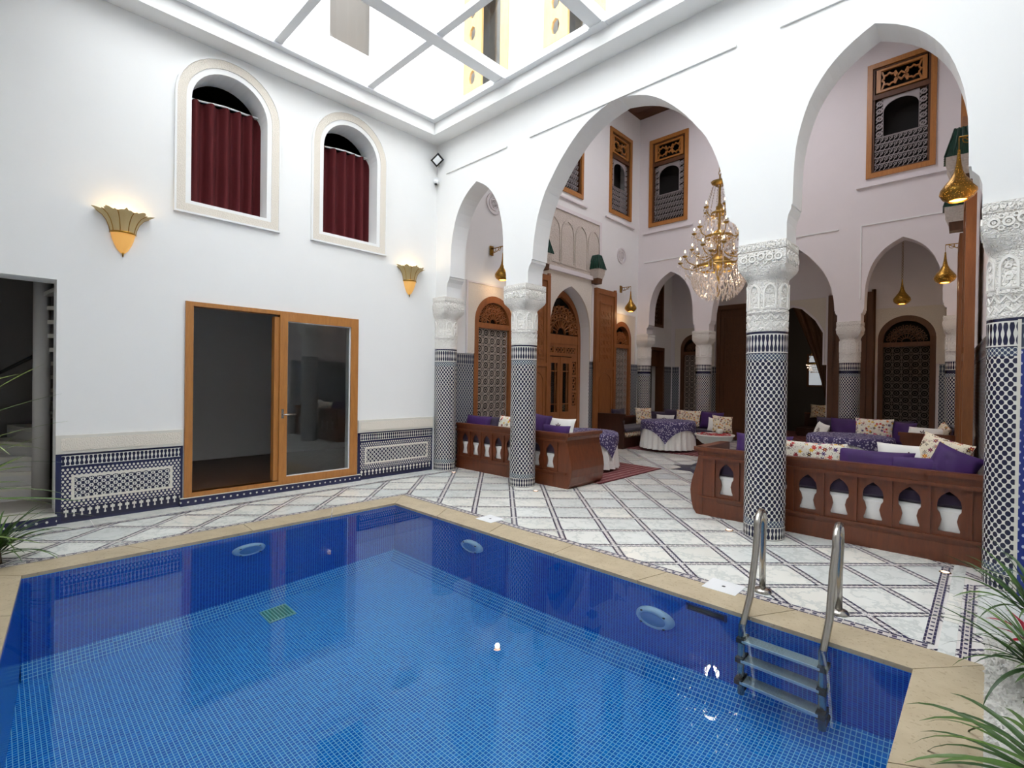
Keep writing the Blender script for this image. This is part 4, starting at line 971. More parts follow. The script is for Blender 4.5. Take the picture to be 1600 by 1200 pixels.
m.build('crystal_drops', 'crystal', rc, kind='stuff')
MB().lathe([(.4, 2.08), (.415, 2.1), (.4, 2.12), (.385, 2.1), (.4, 2.08)], (3.5, 10.4, 0), 32).build('hoop', 'gold', rc)
for k in range(4): MB().tube([(3.5+.4*math.cos(k*PI/2+.4), 10.4+.4*math.sin(k*PI/2+.4), 2.1), (3.5, 10.4, 3.0)], .006, 5).build('strand', 'gold', rc)
MB().tube([(3.5, 10.4, 3.0), (3.5, 10.4, 4.2)], .01, 6).build('rod', 'gold', rc)
MB().lathe([(0, 2.92), (.03, 2.95), (.03, 2.99), (0, 3.02)], (3.5, 10.4, 0), 12).build('bulb', 'bulb', rc)
l = bpy.data.lights.new('ring_light', 'POINT'); l.energy = 16; l.color = (1, .8, .6); l.shadow_soft_size = .2
lo = bpy.data.objects.new('ring_light', l); COL.objects.link(lo); lo.parent = rc; lo.location = (0, 0, .6)
t = thing('window_18', (2.9, 12.98, 1.6), 'window with a glowing pane for daylight deep inside the far salon', 'window', kind='structure')
SB = Fr((0, 12.99, 0), (1, 0, 0), (0, -1, 0))
MB().slab(rect(2.55, 3.35, 1.5, 2.45), [], 0, .01, SB).build('pane', emit('daylight_glow_pane', '#dfe8f0', .3), t); MB().ringslab(rect(2.5, 3.4, 1.45, 2.5), rect(2.56, 3.34, 1.51, 2.44), 0, .05, SB).build('frame', 'dark_wood', t); MB().slab(rect(2.92, 2.98, 1.5, 2.45), [], .01, .04, SB).build('mullion', 'dark_wood', t)  # pane emits by itself to stand for daylight
t = thing('door_4', LW(7.68, 0, 0), 'narrow dark wooden doorway at the left end of the gallery', 'door', kind='structure')
MB().ringslab(rect(7.2, 8.14, .02, 2.5), rect(7.29, 8.05, .06, 2.41), -.2, .03, LW).build('frame', 'dark_wood', t); MB().slab(rect(7.29, 8.05, 1.98, 2.41), [], -.16, -.12, LW).build('overpanel', 'dark_wood', t); MB().slab(rect(7.62, 7.86, .06, 1.96), [], -.5, -.46, LW).build('inner_light_board', 'plaster', t)  # white board added to stand for light inside the doorway
t = thing('window_17', LW(7.75, 3.1, 0), 'small dark window high in the left end of the gallery', 'window', kind='structure')
MB().ringslab(rect(7.42, 8.08, 3.07, 4.48), rect(7.5, 8.0, 3.15, 4.4), -.12, .02, LW).build('frame', 'dark_wood', t); lattice(LW, 7.5, 8.0, 3.15, 4.4, .125, -.07, -.05).build('lattice_screen', 'dark_wood', t)
# ================================================================== LANTERNS AND CHANDELIER
def make_lantern(loc, label, wall=None, drop=0.):
    """brass drop lantern; wall = direction toward the wall for a scrolled bracket"""
    t = thing('hanging_lantern', loc, label, 'lantern', 'brass drop lanterns')
    x, y, z = loc
    prof = [(.075, 0), (.12, .03), (.145, .075), (.14, .115), (.10, .175), (.06, .23), (.035, .29), (.022, .36), (.014, .44), (.01, .50)]
    MB().lathe(prof, (x, y, z), 24).build('drop_body', MT['lantern_brass'], t)
    MB().lathe([(.075, 0), (.08, .008), (.066, .008)], (x, y, z), 24).build('mouth_ring', 'gold', t)
    MB().lathe([(0, .03), (.05, .035), (.066, .012)], (x, y, z), 20).build('lit_mouth', 'glow', t)
    if wall is not None:
        w = Vector(wall)
        MB().tube([(x, y, z+.49), (x, y, z+.62)], .004, 6).build('hook', 'brass', t)
        d = w.normalized(); L = w.length; e = Vector((x, y, z+.62))
        m = MB().tube([tuple(e), tuple(e+w)], .009, 6); m.tube([tuple(e+Vector((0, 0, -.09))+w), tuple(e+Vector((0, 0, -.07))+w*.55), tuple(e+w*.12)], .007, 6)
        for k in range(3):
            q = e+d*(L*(.3+.22*k))+Vector((0, 0, -.03)); m.tube([tuple(q+d*.035*math.cos(a*PI/4)+Vector((0, 0, .035*math.sin(a*PI/4)))) for a in range(9)], .005, 5)
        m.build('scroll_bracket', 'brass', t)
        q = e+w; n = Vector((-d.y, d.x, 0))
        MB().box(-.012, .012, -.04, .04, -.12, .05).build('wall_plate', 'brass', t, xf=lambda p: q+d*p.x+n*p.y+Vector((0, 0, p.z)))
    else:
        m = MB(); k = z+.49
        while k < 4.74: m.tube([(x+.012*math.cos(a*PI/3), y, k+.03+.03*math.sin(a*PI/3)) for a in range(7)], .004, 5); k += .055
        m.build('chain', 'brass', t)
    l = bpy.data.lights.new('lantern_light', 'POINT'); l.energy = 1.8; l.color = (1, .7, .38); l.shadow_soft_size = .05
    lo = bpy.data.objects.new('lantern_light', l); COL.objects.link(lo); lo.parent = t; lo.location = (0, 0, -.06)
    return t
def pierced_brass():
    t = NT('pierced_brass'); t.m.cycles.emission_sampling = 'NONE'; v = t.xyz('Object')[0]; h = t.vor(v, 60., 'F1').outputs[0]
    hole = t.lt(h, .22)
    return t.done(t.bsdf(t.mix(hole, sr('#8f6c30'), sr('#d09a40')), .28, .95, t.bump(h, .4, .004), Emission_Color=sr('#ffb040'), Emission_Strength=t.f('MULTIPLY', hole, .5)))
MT['lantern_brass'] = pierced_brass()
make_lantern((.32, 1.27, 3.33), 'brass drop lantern seen through the narrow arch by the corner column', (-.3, .0, 0))
make_lantern((.30, 5.78, 3.26), 'brass drop lantern on the left wall above the far lattice window', (-.28, 0.0, 0))
make_lantern((6.49, 1.4, 3.33), 'nearest brass drop lantern, in front of the green bracket', (.2, .02, 0))
make_lantern((6.19, 5.6, 3.2), 'brass drop lantern on the right wall beside the wooden posts', (.26, .02, 0))
make_lantern((5.45, 7.45, 3.15), 'brass drop lantern hanging inside the far pointed arch')
CH = Vector((3.36, 3.45, 0))
ch = thing('chandelier', (CH.x, CH.y, 2.95), 'large gilt chandelier with crystal drops and lit candle bulbs', 'chandelier')
m = MB(); z = 5.0
while z < 8.6:
    k = int(z*20) % 2
    m.tube([(CH.x+(.022*math.cos(a*PI/3) if k else 0), CH.y+(0 if k else .022*math.cos(a*PI/3)), z+.04+.045*math.sin(a*PI/3)) for a in range(7)], .007, 5); z += .07
m.build('chain', 'gold', ch)
MB().lathe([(.0, 4.88), (.06, 4.885), (.13, 4.93), (.145, 4.96), (.10, 4.975), (.03, 4.985), (.015, 5.02), (0, 5.02)], tuple(CH), 24).build('canopy', 'gold', ch)
MB().lathe([(.02, 4.9), (.02, 4.6), (.05, 4.55), (.07, 4.45), (.03, 4.35), (.02, 4.15), (.06, 4.1), (.1, 4.0), (.04, 3.9), (.03, 3.75), (.1, 3.68), (.2, 3.6), (.22, 3.55), (.1, 3.5), (.02, 3.3), (.02, 3.0)], tuple(CH), 20).build('stem', 'gold', ch)
cr = MB(); fl = MB(); cu = MB(); ca = MB()
def drop(p, s):
    x, y, z = p; cr.add([(x, y, z+s*1.3), (x+s*.6, y, z), (x, y+s*.6, z), (x-s*.6, y, z), (x, y-s*.6, z), (x, y, z-s*1.6)], [(0, 1, 2), (0, 2, 3), (0, 3, 4), (0, 4, 1), (5, 2, 1), (5, 3, 2), (5, 4, 3), (5, 1, 4)])
arms = []
for n_, r_, z_, ph in ((8, .64, 3.62, .2), (8, .43, 3.80, .55), (6, .42, 4.12, .1), (5, .26, 4.48, .4)):
    for k in range(n_):
        a = 2*PI*k/n_+ph; c_, s_ = math.cos(a), math.sin(a)
        P = [(CH.x+c_*q, CH.y+s_*q, zz) for q, zz in ((.06, z_), (r_*.35, z_-.10), (r_*.65, z_-.13), (r_*.9, z_-.08), (r_, z_), (r_*.93, z_+.02))]
        MB().tube(P, [.012, .013, .010, .009, .009, .004], 6).build('arm', 'gold', ch)
        e = Vector((CH.x+c_*r_, CH.y+s_*r_, z_))
        cu.lathe([(.01, -.01), (.04, .01), (.045, .025), (.015, .02)], tuple(e), 10)
        ca.lathe([(.012, .02), (.012, .075)], tuple(e), 8)
        MB().lathe([(.0, .075), (.010, .083), (.012, .094), (.007, .11), (0, .125)], tuple(e), 8).build('candle_bulb', 'bulb', ch)
        for q in range(6):
            b = 2*PI*q/6; drop((e.x+.045*math.cos(b), e.y+.045*math.sin(b), z_-.03), .017)
        drop((e.x, e.y, z_-.09), .02); drop((CH.x+c_*r_*.6, CH.y+s_*r_*.6, z_-.2), .018)
        for q in range(4): drop((CH.x+c_*r_*.85, CH.y+s_*r_*.85, z_-.12-.05*q), .02)
cu.build('candle_cups', 'gold', ch, kind='stuff'); ca.build('candle_sleeves', 'ivory_tile', ch, kind='stuff')
for zr, rr in ((3.5, .40), (4.02, .22), (4.42, .13)):
    MB().lathe([(rr, zr-.02), (rr+.012, zr), (rr, zr+.02), (rr-.012, zr), (rr, zr-.02)], tuple(CH), 32).build('hoop', 'gold', ch)
    n_ = int(rr*110)
    for k in range(n_):
        a = 2*PI*k/n_; L = 4 if rr > .3 else 3
        for q in range(L): drop((CH.x+rr*math.cos(a), CH.y+rr*math.sin(a), zr-.05-.06*q), .022)
for j in range(10):              # basket of crystal strings below
    zz = 3.33-.04*j; rr = .43*math.sqrt(max(0, 1-(j/10)**2))
    n_ = max(6, int(rr*80))
    for k in range(n_): a = 2*PI*(k+.5*(j % 2))/n_; drop((CH.x+rr*math.cos(a), CH.y+rr*math.sin(a), zz), .027)
for k in range(14):
    a = 2*PI*k/14
    for q in range(9): f = q/8; drop((CH.x+(.12+.1*f)*math.cos(a), CH.y+(.12+.1*f)*math.sin(a), 4.86-.045*q), .019)
for k in range(16):
    a = 2*PI*k/16
    for q in range(8): f = q/7; drop((CH.x+(.14+.26*f*f)*math.cos(a), CH.y+(.14+.26*f*f)*math.sin(a), 4.0-.055*q), .021)
for zr, rr, z2, r2 in ((4.42, .2, 4.05, .38), (4.0, .36, 3.62, .6), (3.62, .6, 3.35, .43)):     # swags from tier to tier
    for k in range(16):
        a = 2*PI*k/16+.1
        for q in range(10): f = q/9; r_ = rr+(r2-rr)*f; drop((CH.x+r_*math.cos(a), CH.y+r_*math.sin(a), zr+(z2-zr)*f-.09*math.sin(PI*f)), .019)
for k in range(60):
    a = 2*PI*k*.618; r_ = .1+.28*((k*.37) % 1); drop((CH.x+r_*math.cos(a), CH.y+r_*math.sin(a), 3.02+.4*((k*.73) % 1)), .026)
drop((CH.x, CH.y, 2.93), .03)
cr.build('crystal_drops', 'crystal', ch, kind='stuff')
for zz, e in ((3.4, 16.), (4.1, 8.)):
    l = bpy.data.lights.new('chandelier_light', 'POINT'); l.energy = e; l.color = (1, .78, .55); l.shadow_soft_size = .12
    lo = bpy.data.objects.new('chandelier_light', l); COL.objects.link(lo); lo.parent = ch; lo.location = (0, 0, zz-2.95)

# ================================================================== BENCHES, SOFAS, CUSHIONS
def key_hole(c):
    r = [(c+h, z) for h, z in ((.070, .262), (.072, .28), (.062, .305), (.050, .36), (.062, .415), (.078, .44), (.080, .49), (.072, .535), (.048, .57), (.018, .595), (0, .608))]
    return r+[(2*c-x, z) for x, z in reversed(r[:-1])]
def bench(x_wall, sgn, yb, label):
    """carved bench whose pierced back faces the pool; bombe end away from the wall"""
    X = lambda u: x_wall+sgn*u
    t = thing('carved_bench', (X(1.2), yb+.4, 0), label, 'bench', 'carved benches backing onto the arcade')
    fr = Fr((x_wall, yb, 0), (sgn, 0, 0), (0, -1, 0)); cs = [.205+.267*k for k in range(8)]; Lb = 2.40
    MB().slab(rect(0, Lb-.03, .2, .655), [key_hole(c) for c in cs], -.035, -.012, fr).build('pierced_panel', 'bench_wood', t)
    MB().slab(rect(0, Lb-.02, 0.0, .20), [], -.04, .0, fr).build('plinth', 'bench_wood', t); MB().slab(rect(0.05, Lb-.25, .035, .165), [], 0, .006, fr).build('plinth_panel', 'bench_wood', t)
    for z0, z1, w in ((.2, .222, .018), (.645, .675, .02)): MB().slab(rect(0, Lb-.02, z0, z1), [], -.02, w, fr).build('rail', 'bench_wood', t)
    MB().slab(rect(0, Lb-.02, .675, .735), [], -.035, -.0, fr).build('frieze', 'bench_wood', t)
    MB().slab(rect(0, Lb+.02, .735, .775), [], -.06, .022, fr).build('cap_rail', 'bench_wood', t)
    for k in range(9):
        u = (cs[0]-.1335) if k == 0 else cs[k-1]+.1335
        MB().slab(rect(u-.013, u+.013, .222, .645), [], -.014, .006, fr).build('pilaster', 'bench_wood', t)
    MB().slab(rect(cs[-1]+.15, Lb-.03, .222, .645), [], -.02, -.002, fr).build('end_stile', 'bench_wood', t)
    prof = [(2.40, 0), (2.44, .06), (2.465, .16), (2.475, .27), (2.46, .38), (2.425, .5), (2.395, .6), (2.385, .675), (2.40, .72), (2.44, .735), (2.44, .775)]
    pr2 = prof+[(2.33, .775), (2.33, 0)]
    MB().slab(pr2, [], 0.004, -.80, fr).build('curved_end', 'bench_wood', t)
    MB().slab(rect(0.0, 2.33, .08, .17), [], -.79, -.04, fr).build('seat_base', 'bench_wood', t)
    MB().slab(rect(0.0, 2.33, .0, .17), [], -.80, -.76, fr).build('front_apron', 'bench_wood', t)
    return t
def softbox(x0, x1, y0, y1, z0, z1, r=.03):
    m = MB(); n = 4; cx, cy, cz = (x0+x1)/2, (y0+y1)/2, (z0+z1)/2; hx, hy, hz = (x1-x0)/2, (y1-y0)/2, (z1-z0)/2
    rings_ = []
    for s_, inset in ((-1, r), (-1+2*r/(2*hz), 0), (1-2*r/(2*hz), 0), (1, r)):
        rings_.append([(cx+a*(hx-inset), cy+b*(hy-inset), cz+s_*hz) for a, b in ((-1, -1), (1, -1), (1, 1), (-1, 1))])
    vs = [p for q in rings_ for p in q]; fs = [(k*4+i, k*4+(i+1) % 4, (k+1)*4+(i+1) % 4, (k+1)*4+i) for k in range(3) for i in range(4)]+[(3, 2, 1, 0), (12, 13, 14, 15)]
    return m.add(vs, fs)
bench(.10, 1, .42, 'carved wooden bench with pierced arched back beside the corner column')
bench(6.71, -1, .50, 'carved wooden bench with pierced arched back behind the pool ladder')
for i, (a, b, y0) in enumerate(((.12, 2.42, .475), (4.39, 6.69, .555))):
    wh = ['near the corner column', 'behind the pool ladder'][i]
    softbox(a, b, y0, y0+.70, .175, .455).build('mattress', 'cloth_white', label='white mattress seen through the pierced bench '+wh, cat='mattress', group='bench mattresses')
    softbox(a, b, y0+.005, y0+.72, .457, .60).build('seat_cushion', 'purple_dark', label='long dark purple seat cushion on the bench '+wh, cat='cushion', group='bench seat cushions')
def pillow(loc, w, h, th, rz=0., tilt=0., roll=0., mat='purple', label='', name='cushion', group='scatter cushions'):
    m = MB(); n = 14
    def side(s_):
        def fn(a, b):
            x, z = a*2-1, b*2-1
            e = (1-abs(x)**3.2)*(1-abs(z)**3.2); pin = 1-.10*(1-(1-abs(x)**2)*(1-abs(z)**2))*(abs(x)*abs(z))**.0
            kx = 1-.07*(1-z*z)*abs(x)**3; kz = 1-.09*(1-x*x)*abs(z)**3
            wr = .012*math.sin(x*7+z*3)*e
            return Vector((x*w/2*kx, s_*(th/2*math.sqrt(max(e, 0))+wr*.5), z*h/2*kz))
        return fn
    m.grid(n, n, side(1)); m.grid(n, n, side(-1))
    o = m.build(name, mat, None, label=label, cat='cushion', group=group)
    o.location = loc; o.rotation_euler = (tilt, roll, rz)
    return o
# bench by the corner column: cushions lean on the pierced back
pillow((.42, .62, .74), .62, .34, .16, 0, -.25, 0, 'purple', 'purple cushion on the corner bench, beside the corner column')
pillow((.62, .72, .76), .5, .3, .14, 0, -.45, 0, 'purple_dark', 'dark cushion lying behind the first purple one on the corner bench')
pillow((1.13, .66, .76), .5, .36, .15, 0, -.25, 0, 'floral', 'flower print cushion on the corner bench, half behind the column')
pillow((1.72, .70, .80), .42, .42, .16, 0, -.3, .1, 'purple', 'tall purple cushion on the corner bench, right of the column')
pillow((2.12, .62, .735), .52, .26, .14, 0, -.2, 0, 'purple', 'low purple cushion in front of the embroidered one on the corner bench')
pillow((2.08, .78, .80), .52, .32, .14, 0, -.3, 0, 'emblem', 'white embroidered cushion on the corner bench')
# bench behind the ladder
pillow((4.92, .80, .78), .60, .34, .15, 0, -.3, 0, 'purple', 'purple cushion on the ladder bench, left of the big column')
pillow((5.40, .70, .755), .66, .34, .15, 0, -.25, 0, 'floral', 'long flower print cushion on the ladder bench, right of the big column')
pillow((5.95, .68, .745), .62, .30, .16, 0, -.25, 0, 'purple', 'purple cushion on the ladder bench next to the flower print one')
pillow((6.20, .86, .80), .52, .32, .14, 0, -.35, 0, 'emblem', 'white embroidered cushion on the ladder bench')
pillow((6.26, .66, .74), .42, .26, .15, 0, -.2, 0, 'purple', 'low purple cushion in front of the white one on the ladder bench')
pillow((6.42, .84, .85), .40, .40, .15, -.4, -.3, .25, 'floral_dark', 'brown flower print cushion at the column end of the ladder bench')
pillow((6.50, .67, .78), .34, .38, .15, -.15, -.25, .4, 'purple', 'purple cushion slumped at the column end of the ladder bench')
# far seating: wooden sofas in both far corners
def sofa(x0, x1, y0, y1, back, label, end=None):
    t = thing('sofa', ((x0+x1)/2, (y0+y1)/2, 0), label, 'sofa', 'low wooden sofas')
    MB().box(x0, x1, y0, y1, .04, .24).build('base', 'sofa_wood', t); MB().box(x0+.02, x1-.02, y0+.02, y1-.02, 0, .04).build('plinth', 'sofa_wood', t)
    bk = {'x0': (x0, x0+.06, y0, y1), 'x1': (x1-.06, x1, y0, y1), 'y1': (x0, x1, y1-.06, y1)}[back]
    MB().box(*bk, .24, .62).build('backrest', 'sofa_wood', t); MB().box(bk[0]-.0, bk[1]+.0, bk[2], bk[3], .62, .66).build('cap_rail', 'bench_wood', t)
    if end:
        fr = Fr((0, y0, 0), (1, 0, 0), (0, -1, 0))
        MB().slab([(x0, 0), (x1, 0), (x1+.02, .2), (x1, .45), (x1-.03, .62), (x1, .66), (x1, .74), (x0, .74)] if end > 0 else [(x1, 0), (x0, 0), (x0-.02, .2), (x0, .45), (x0+.03, .62), (x0, .66), (x0, .74), (x1, .74)], [], 0, .06, fr).build('end_panel', 'sofa_wood' if end > 0 else 'bench_wood', t)
        MB().slab(rect(x0-.02, x1+.02, .74, .79), [], -.01, .08, fr).build('end_cap', 'sofa_wood' if end > 0 else 'bench_wood', t)
    return t
sofa(.02, .80, 4.75, 6.62, 'x0', 'dark wooden sofa along the left wall by the folded door leaf', 1)
sofa(.82, 2.35, 6.05, 6.64, 'y1', 'dark wooden sofa behind the round table near the far corner')
sofa(4.25, 5.70, 6.02, 6.64, 'y1', 'dark wooden sofa under the far lattice window')
sofa(5.74, 6.40, 4.7, 6.62, 'x1', 'reddish wooden sofa against the right wall', -1)
for bxs, lb in (((.08, .79, 4.82, 6.6), 'dark wooden sofa on the left wall'), ((.83, 2.34, 6.03, 6.57), 'sofa behind the round table'), ((4.26, 5.69, 6.03, 6.57), 'sofa under the far lattice window'), ((5.75, 6.34, 4.78, 6.6), 'reddish sofa on the right wall')):
    softbox(*bxs, .242, .36).build('mattress', 'floral_dark', label='flower print mattress of the '+lb, cat='mattress', group='sofa mattresses')
    softbox(*bxs, .362, .45).build('seat_cushion', 'purple_dark', label='dark purple seat pad of the '+lb, cat='cushion', group='sofa seat pads')
G = 'sofa cushions'
for x_, y_, r_, lb in ((.16, 5.5, 1.57, 'dark purple back cushion midway along the left wall sofa'), (1.15, 6.53, 0, 'dark purple back cushion behind the white embroidered one'), (1.85, 6.53, 0, 'dark purple back cushion between the flower print and plain purple ones'), (4.5, 6.53, 0, 'dark purple back cushion at the left of the lattice window sofa'), (5.45, 6.53, 0, 'dark purple back cushion at the right of the lattice window sofa'), (6.28, 6.1, 1.57, 'dark purple back cushion near the far end of the reddish sofa')):
    pillow((x_, y_, .66), .62, .42, .12, r_, -.06 if r_ == 0 else 0, 0, 'purple_dark', lb, group=G)
pillow((.22, 4.98, .60), .5, .34, .15, 1.3, -.2, 0, 'purple_dark', 'dark cushion behind the sofa end panel by the folded leaf', group=G)
pillow((.42, 6.3, .66), .44, .44, .15, .9, -.25, 0, 'floral_dark', 'flower print cushion in the far left sofa corner', group=G)
pillow((.95, 6.38, .58), .46, .30, .13, .1, -.3, 0, 'emblem', 'white embroidered cushion on the sofa behind the round table', group=G)
pillow((.70, 6.50, .62), .5, .36, .12, .2, -.2, 0, 'purple_dark', 'dark cushion behind the white one near the far left corner', group=G)
pillow((1.52, 6.42, .67), .62, .40, .15, 0, -.25, 0, 'floral_dark', 'wide flower print cushion behind the round table', group=G)
pillow((2.08, 6.45, .65), .55, .40, .15, 0, -.2, 0, 'purple', 'purple cushion behind the stone basin', group=G)
pillow((2.3, 6.12, .57), .34, .32, .12, .7, -.3, .2, 'emblem', 'white cushion tipped over beside the stone basin', group=G)
pillow((4.36, 6.15, .60), .40, .34, .13, -.9, -.3, .15, 'emblem', 'white cushion at the left end of the sofa under the lattice window', group=G)
pillow((4.72, 6.40, .66), .52, .42, .15, 0, -.2, 0, 'purple', 'purple cushion left of the flower print one under the lattice window', group=G)
pillow((5.18, 6.32, .68), .60, .44, .15, 0, -.25, 0, 'floral', 'bright flower print cushion behind the purple draped table', group=G)
pillow((5.62, 6.32, .63), .40, .46, .15, -.5, -.25, .0, 'purple', 'purple cushion in the far right sofa corner', group=G)
pillow((6.0, 5.15, .72), .52, .30, .13, -.4, -.6, 0, 'emblem', 'white cushion on the reddish sofa', group=G)
pillow((6.22, 5.2, .76), .28, .34, .12, -1.2, -.2, .4, 'floral_dark', 'small flower print cushion on the reddish sofa', group=G)
pillow((6.28, 5.55, .66), .4, .36, .12, -1.4, -.2, 0, 'purple_dark', 'dark purple cushion at the wall end of the reddish sofa', group=G)
# far salon seat glimpsed through the doorway
sofa(2.6, 4.4, 11.4, 12.4, 'y1', 'sofa glimpsed inside the far salon')
for k in range(3): pillow((3.05+.5*k, 12.1, .72), .48, .42, .14, 0, -.2, 0, 'floral_dark', ['left', 'middle', 'right'][k]+' flower cushion on the far salon sofa', group='far salon cushions')
# ------------------------------------------------------------------ tables
def table(cx, cy, r, h, rot, lab, half=.74):
    t = thing('round_table', (cx, cy, 0), 'round table in a pleated white skirt '+lab, 'table', 'round skirted tables')
    MB().lathe([(0, h), (r, h), (r, h-.02)], (cx, cy, 0), 48).build('table_top', 'cloth_white', t)
    MB().lathe([(r*.995, h), (r, h-.01), (r*1.0, h*.6), (r*1.02, h*.3), (r*1.04, .06)], (cx, cy, 0), 156, wob=lambda a, z: 1+(.06*(1-z/h)+.012)*math.sin(a*26)).build('skirt', 'cloth_white', t)
    MB().lathe([(.05, 0), (.05, h-.02)], (cx, cy, 0), 12).build('leg', 'dark_wood', t)
    MB().lathe([(0, .02), (.3, .02), (.3, 0)], (cx, cy, 0), 16).build('foot', 'dark_wood', t)
    def fn(a, b):
        x, y = (a*2-1)*half, (b*2-1)*half; q = math.hypot(x, y); c, s = math.cos(rot), math.sin(rot); x, y = x*c-y*s, x*s+y*c
        rr = r*1.05+.02
        if q <= r: return Vector((cx+x*1.02, cy+y*1.02, h+.008))
        k = (r*1.02+min(q-r, .04)*.6)/q
        return Vector((cx+x*k, cy+y*k, h+.008-max(0, q-r-.0)))
    MB().grid(40, 40, fn).build('tablecloth', 'batik', label='purple patterned cloth draped over the table '+lab, cat='tablecloth', group='purple tablecloths')
    return t
table(1.60, 2.0, .60, .64, .75, 'behind the corner bench', .72)
table(1.53, 5.38, .56, .66, 1.15, 'in front of the far left sofa')
table(5.13, 4.35, .56, .70, .1, 'in front of the far lattice window', .66)
for (x0, x1, y0, y1, a, lb) in ((.7, 2.62, 1.05, 2.95, 0., 'under the table behind the corner bench'), (.55, 2.5, 4.9, 6.0, 0.03, 'under the far left table')):
    m = MB().box(-(x1-x0)/2, (x1-x0)/2, -(y1-y0)/2, (y1-y0)/2, 0.004, .014); o = m.build('rug', 'rug', None, label='faded red patterned rug '+lb, cat='rug', group='red rugs'); o.location = ((x0+x1)/2, (y0+y1)/2, 0); o.rotation_euler.z = a
# stone basin with petals
BC = (3.18, 3.85, 0)
t = thing('fountain_basin', BC, 'white carved stone basin on a pedestal', 'fountain')
MB().lathe([(0, 0), (.17, 0), (.17, .05), (.11, .09), (.08, .16), (.075, .32), (.1, .38), (.13, .40)], BC, 24).build('pedestal', 'stone_basin', t)
MB().lathe([(.1, .39), (.22, .44), (.295, .51), (.31, .555), (.335, .575), (.34, .595), (.325, .60), (.30, .585), (.2, .55), (0, .54)], BC, 40, wob=lambda a, z: 1+.012*math.sin(a*20)*(.42 < z < .56)).build('bowl', 'stone_basin', t)
MB().lathe([(0, .585), (.31, .585)], BC, 32).build('water_surface', 'glass', t)
m = MB()
for k in range(130):
    a = random.random()*2*PI; q = .30*math.sqrt(random.random()); s = .018+.01*random.random(); b = random.random()*PI
    c_ = Vector((BC[0]+q*math.cos(a), BC[1]+q*math.sin(a), .592+.015*random.random())); u = Vector((math.cos(b), math.sin(b), .2))*s; v = Vector((-math.sin(b), math.cos(b), .15))*s
    m.add([c_-u, c_-v, c_+u, c_+v], [(0, 1, 2, 3)])
m.build('rose_petals', plain('red_petal', '#a81c28', .6), label='red rose petals floating in the stone basin', cat='petals', kind='stuff')
t = thing('round_jar', (3.25, 4.02, .6), 'small white round jar standing in the stone basin', 'jar')
MB().lathe([(0, .0), (.035, .0), (.055, .035), (.06, .065), (.045, .1), (.03, .11), (0, .11)], (3.22, 3.98, .585), 16).build('body', 'stone_basin', t); MB().lathe([(.03, .11), (.034, .125), (.012, .135), (0, .15)], (3.22, 3.98, .585), 16).build('lid', 'gold', t)
pillow((2.52, 5.95, .62), .44, .38, .16, .7, -.3, .1, 'dark_wood' if False else 'floral_dark', 'dark flower print cushion behind the white jar', group=G)

# ================================================================== POOL FITTINGS
t = thing('pool_ladder', (5.85, -1.6, 0), 'stainless steel pool ladder with two curved handrails', 'ladder')
for xb, xt in ((5.57, 5.63), (6.04, 6.075)):
    P = [(xb, -1.275, 0.0), (xb+.0, -1.285, .25), (xb+.01, -1.31, .45)]
    for k in range(9):
        a = PI*k/8; P.append((xb+.01+(xt-xb)*k/8*.5, -1.425+.115*math.cos(a), .50+.115*math.sin(a)))
    P += [(xt-.01, -1.60, .36), (xt, -1.72, .12), (xt-.01, -1.83, -.05), (xt, -1.87, -.3), (xt, -1.87, -.62), (xt, -1.86, -.9)]
    MB().tube(P, .0215, 14).build('handrail', 'steel', t)
    MB().lathe([(.022, .03), (.05, .022), (.062, .006), (.062, .003)], (xb, -1.275, 0), 20).build('floor_flange', 'steel', t)
for k, z in enumerate((-.22, -.47, -.72)):
    yt = -1.845-.012*k
    tr = MB().box(5.655, 6.05, yt-.045, yt+.045, z-.012, z+.012).build('tread', plain('tread_grip', '#cfcdc8', .6, 0., 120, .3, .6) if k == 0 else bpy.data.materials['tread_grip'], t)
    MB().box(5.64, 6.065, yt-.052, yt-.045, z-.015, z+.015).build('edge_bar', 'white_metal', tr)
    for x in (5.63, 6.075): MB().box(x-.024, x+.024, yt-.05, yt+.05, z-.03, z+.03).build('clamp', 'black', tr)
for x in (5.63, 6.075): MB().tube([(x, -1.86, -.85), (x, -1.765, -.85)], .025, 10).build('wall_bumper', 'black', t)
MT['lamp_face'] = plain('pale_blue_lens', '#86aede', .35); MT['lamp_ring'] = plain('pale_plastic', '#dcebfa', .35)
def pool_light(p, n, label):
    n = Vector(n); t = thing('pool_light', p, label, 'pool light', 'round underwater lights'); p = Vector(p); e = Vector((0, 0, 1)).cross(n)
    xf = lambda v: p+e*v.x+Vector((0, 0, 1))*v.y+n*v.z
    MB().lathe([(.15, 0.), (.15, .02), (.135, .05), (.105, .062), (.098, .05)], (0, 0, 0), 32).build('bezel', 'lamp_ring', t, xf=xf)
    MB().lathe([(.1, .05), (.06, .062), (0, .066)], (0, 0, 0), 32).build('lens', 'lamp_face', t, xf=xf)
    for k in range(4):
        a = PI/4+k*PI/2; MB().box(.125*math.cos(a)-.008, .125*math.cos(a)+.008, .125*math.sin(a)-.008, .125*math.sin(a)+.008, .05, .06).build('screw_slot', 'black', t, xf=xf)
pool_light((PX0+.001, -3.41, -.47), (1, 0, 0), 'round pool lamp on the side below the sliding door')
pool_light((2.98, PY1-.001, -.47), (0, -1, 0), 'round pool lamp near the far pool corner')
pool_light((4.99, PY1-.001, -.48), (0, -1, 0), 'round pool lamp left of the ladder')
t = thing('skimmer', (5.35, PY1, -.09), 'flush skimmer slot in the pool wall beside the ladder', 'skimmer')
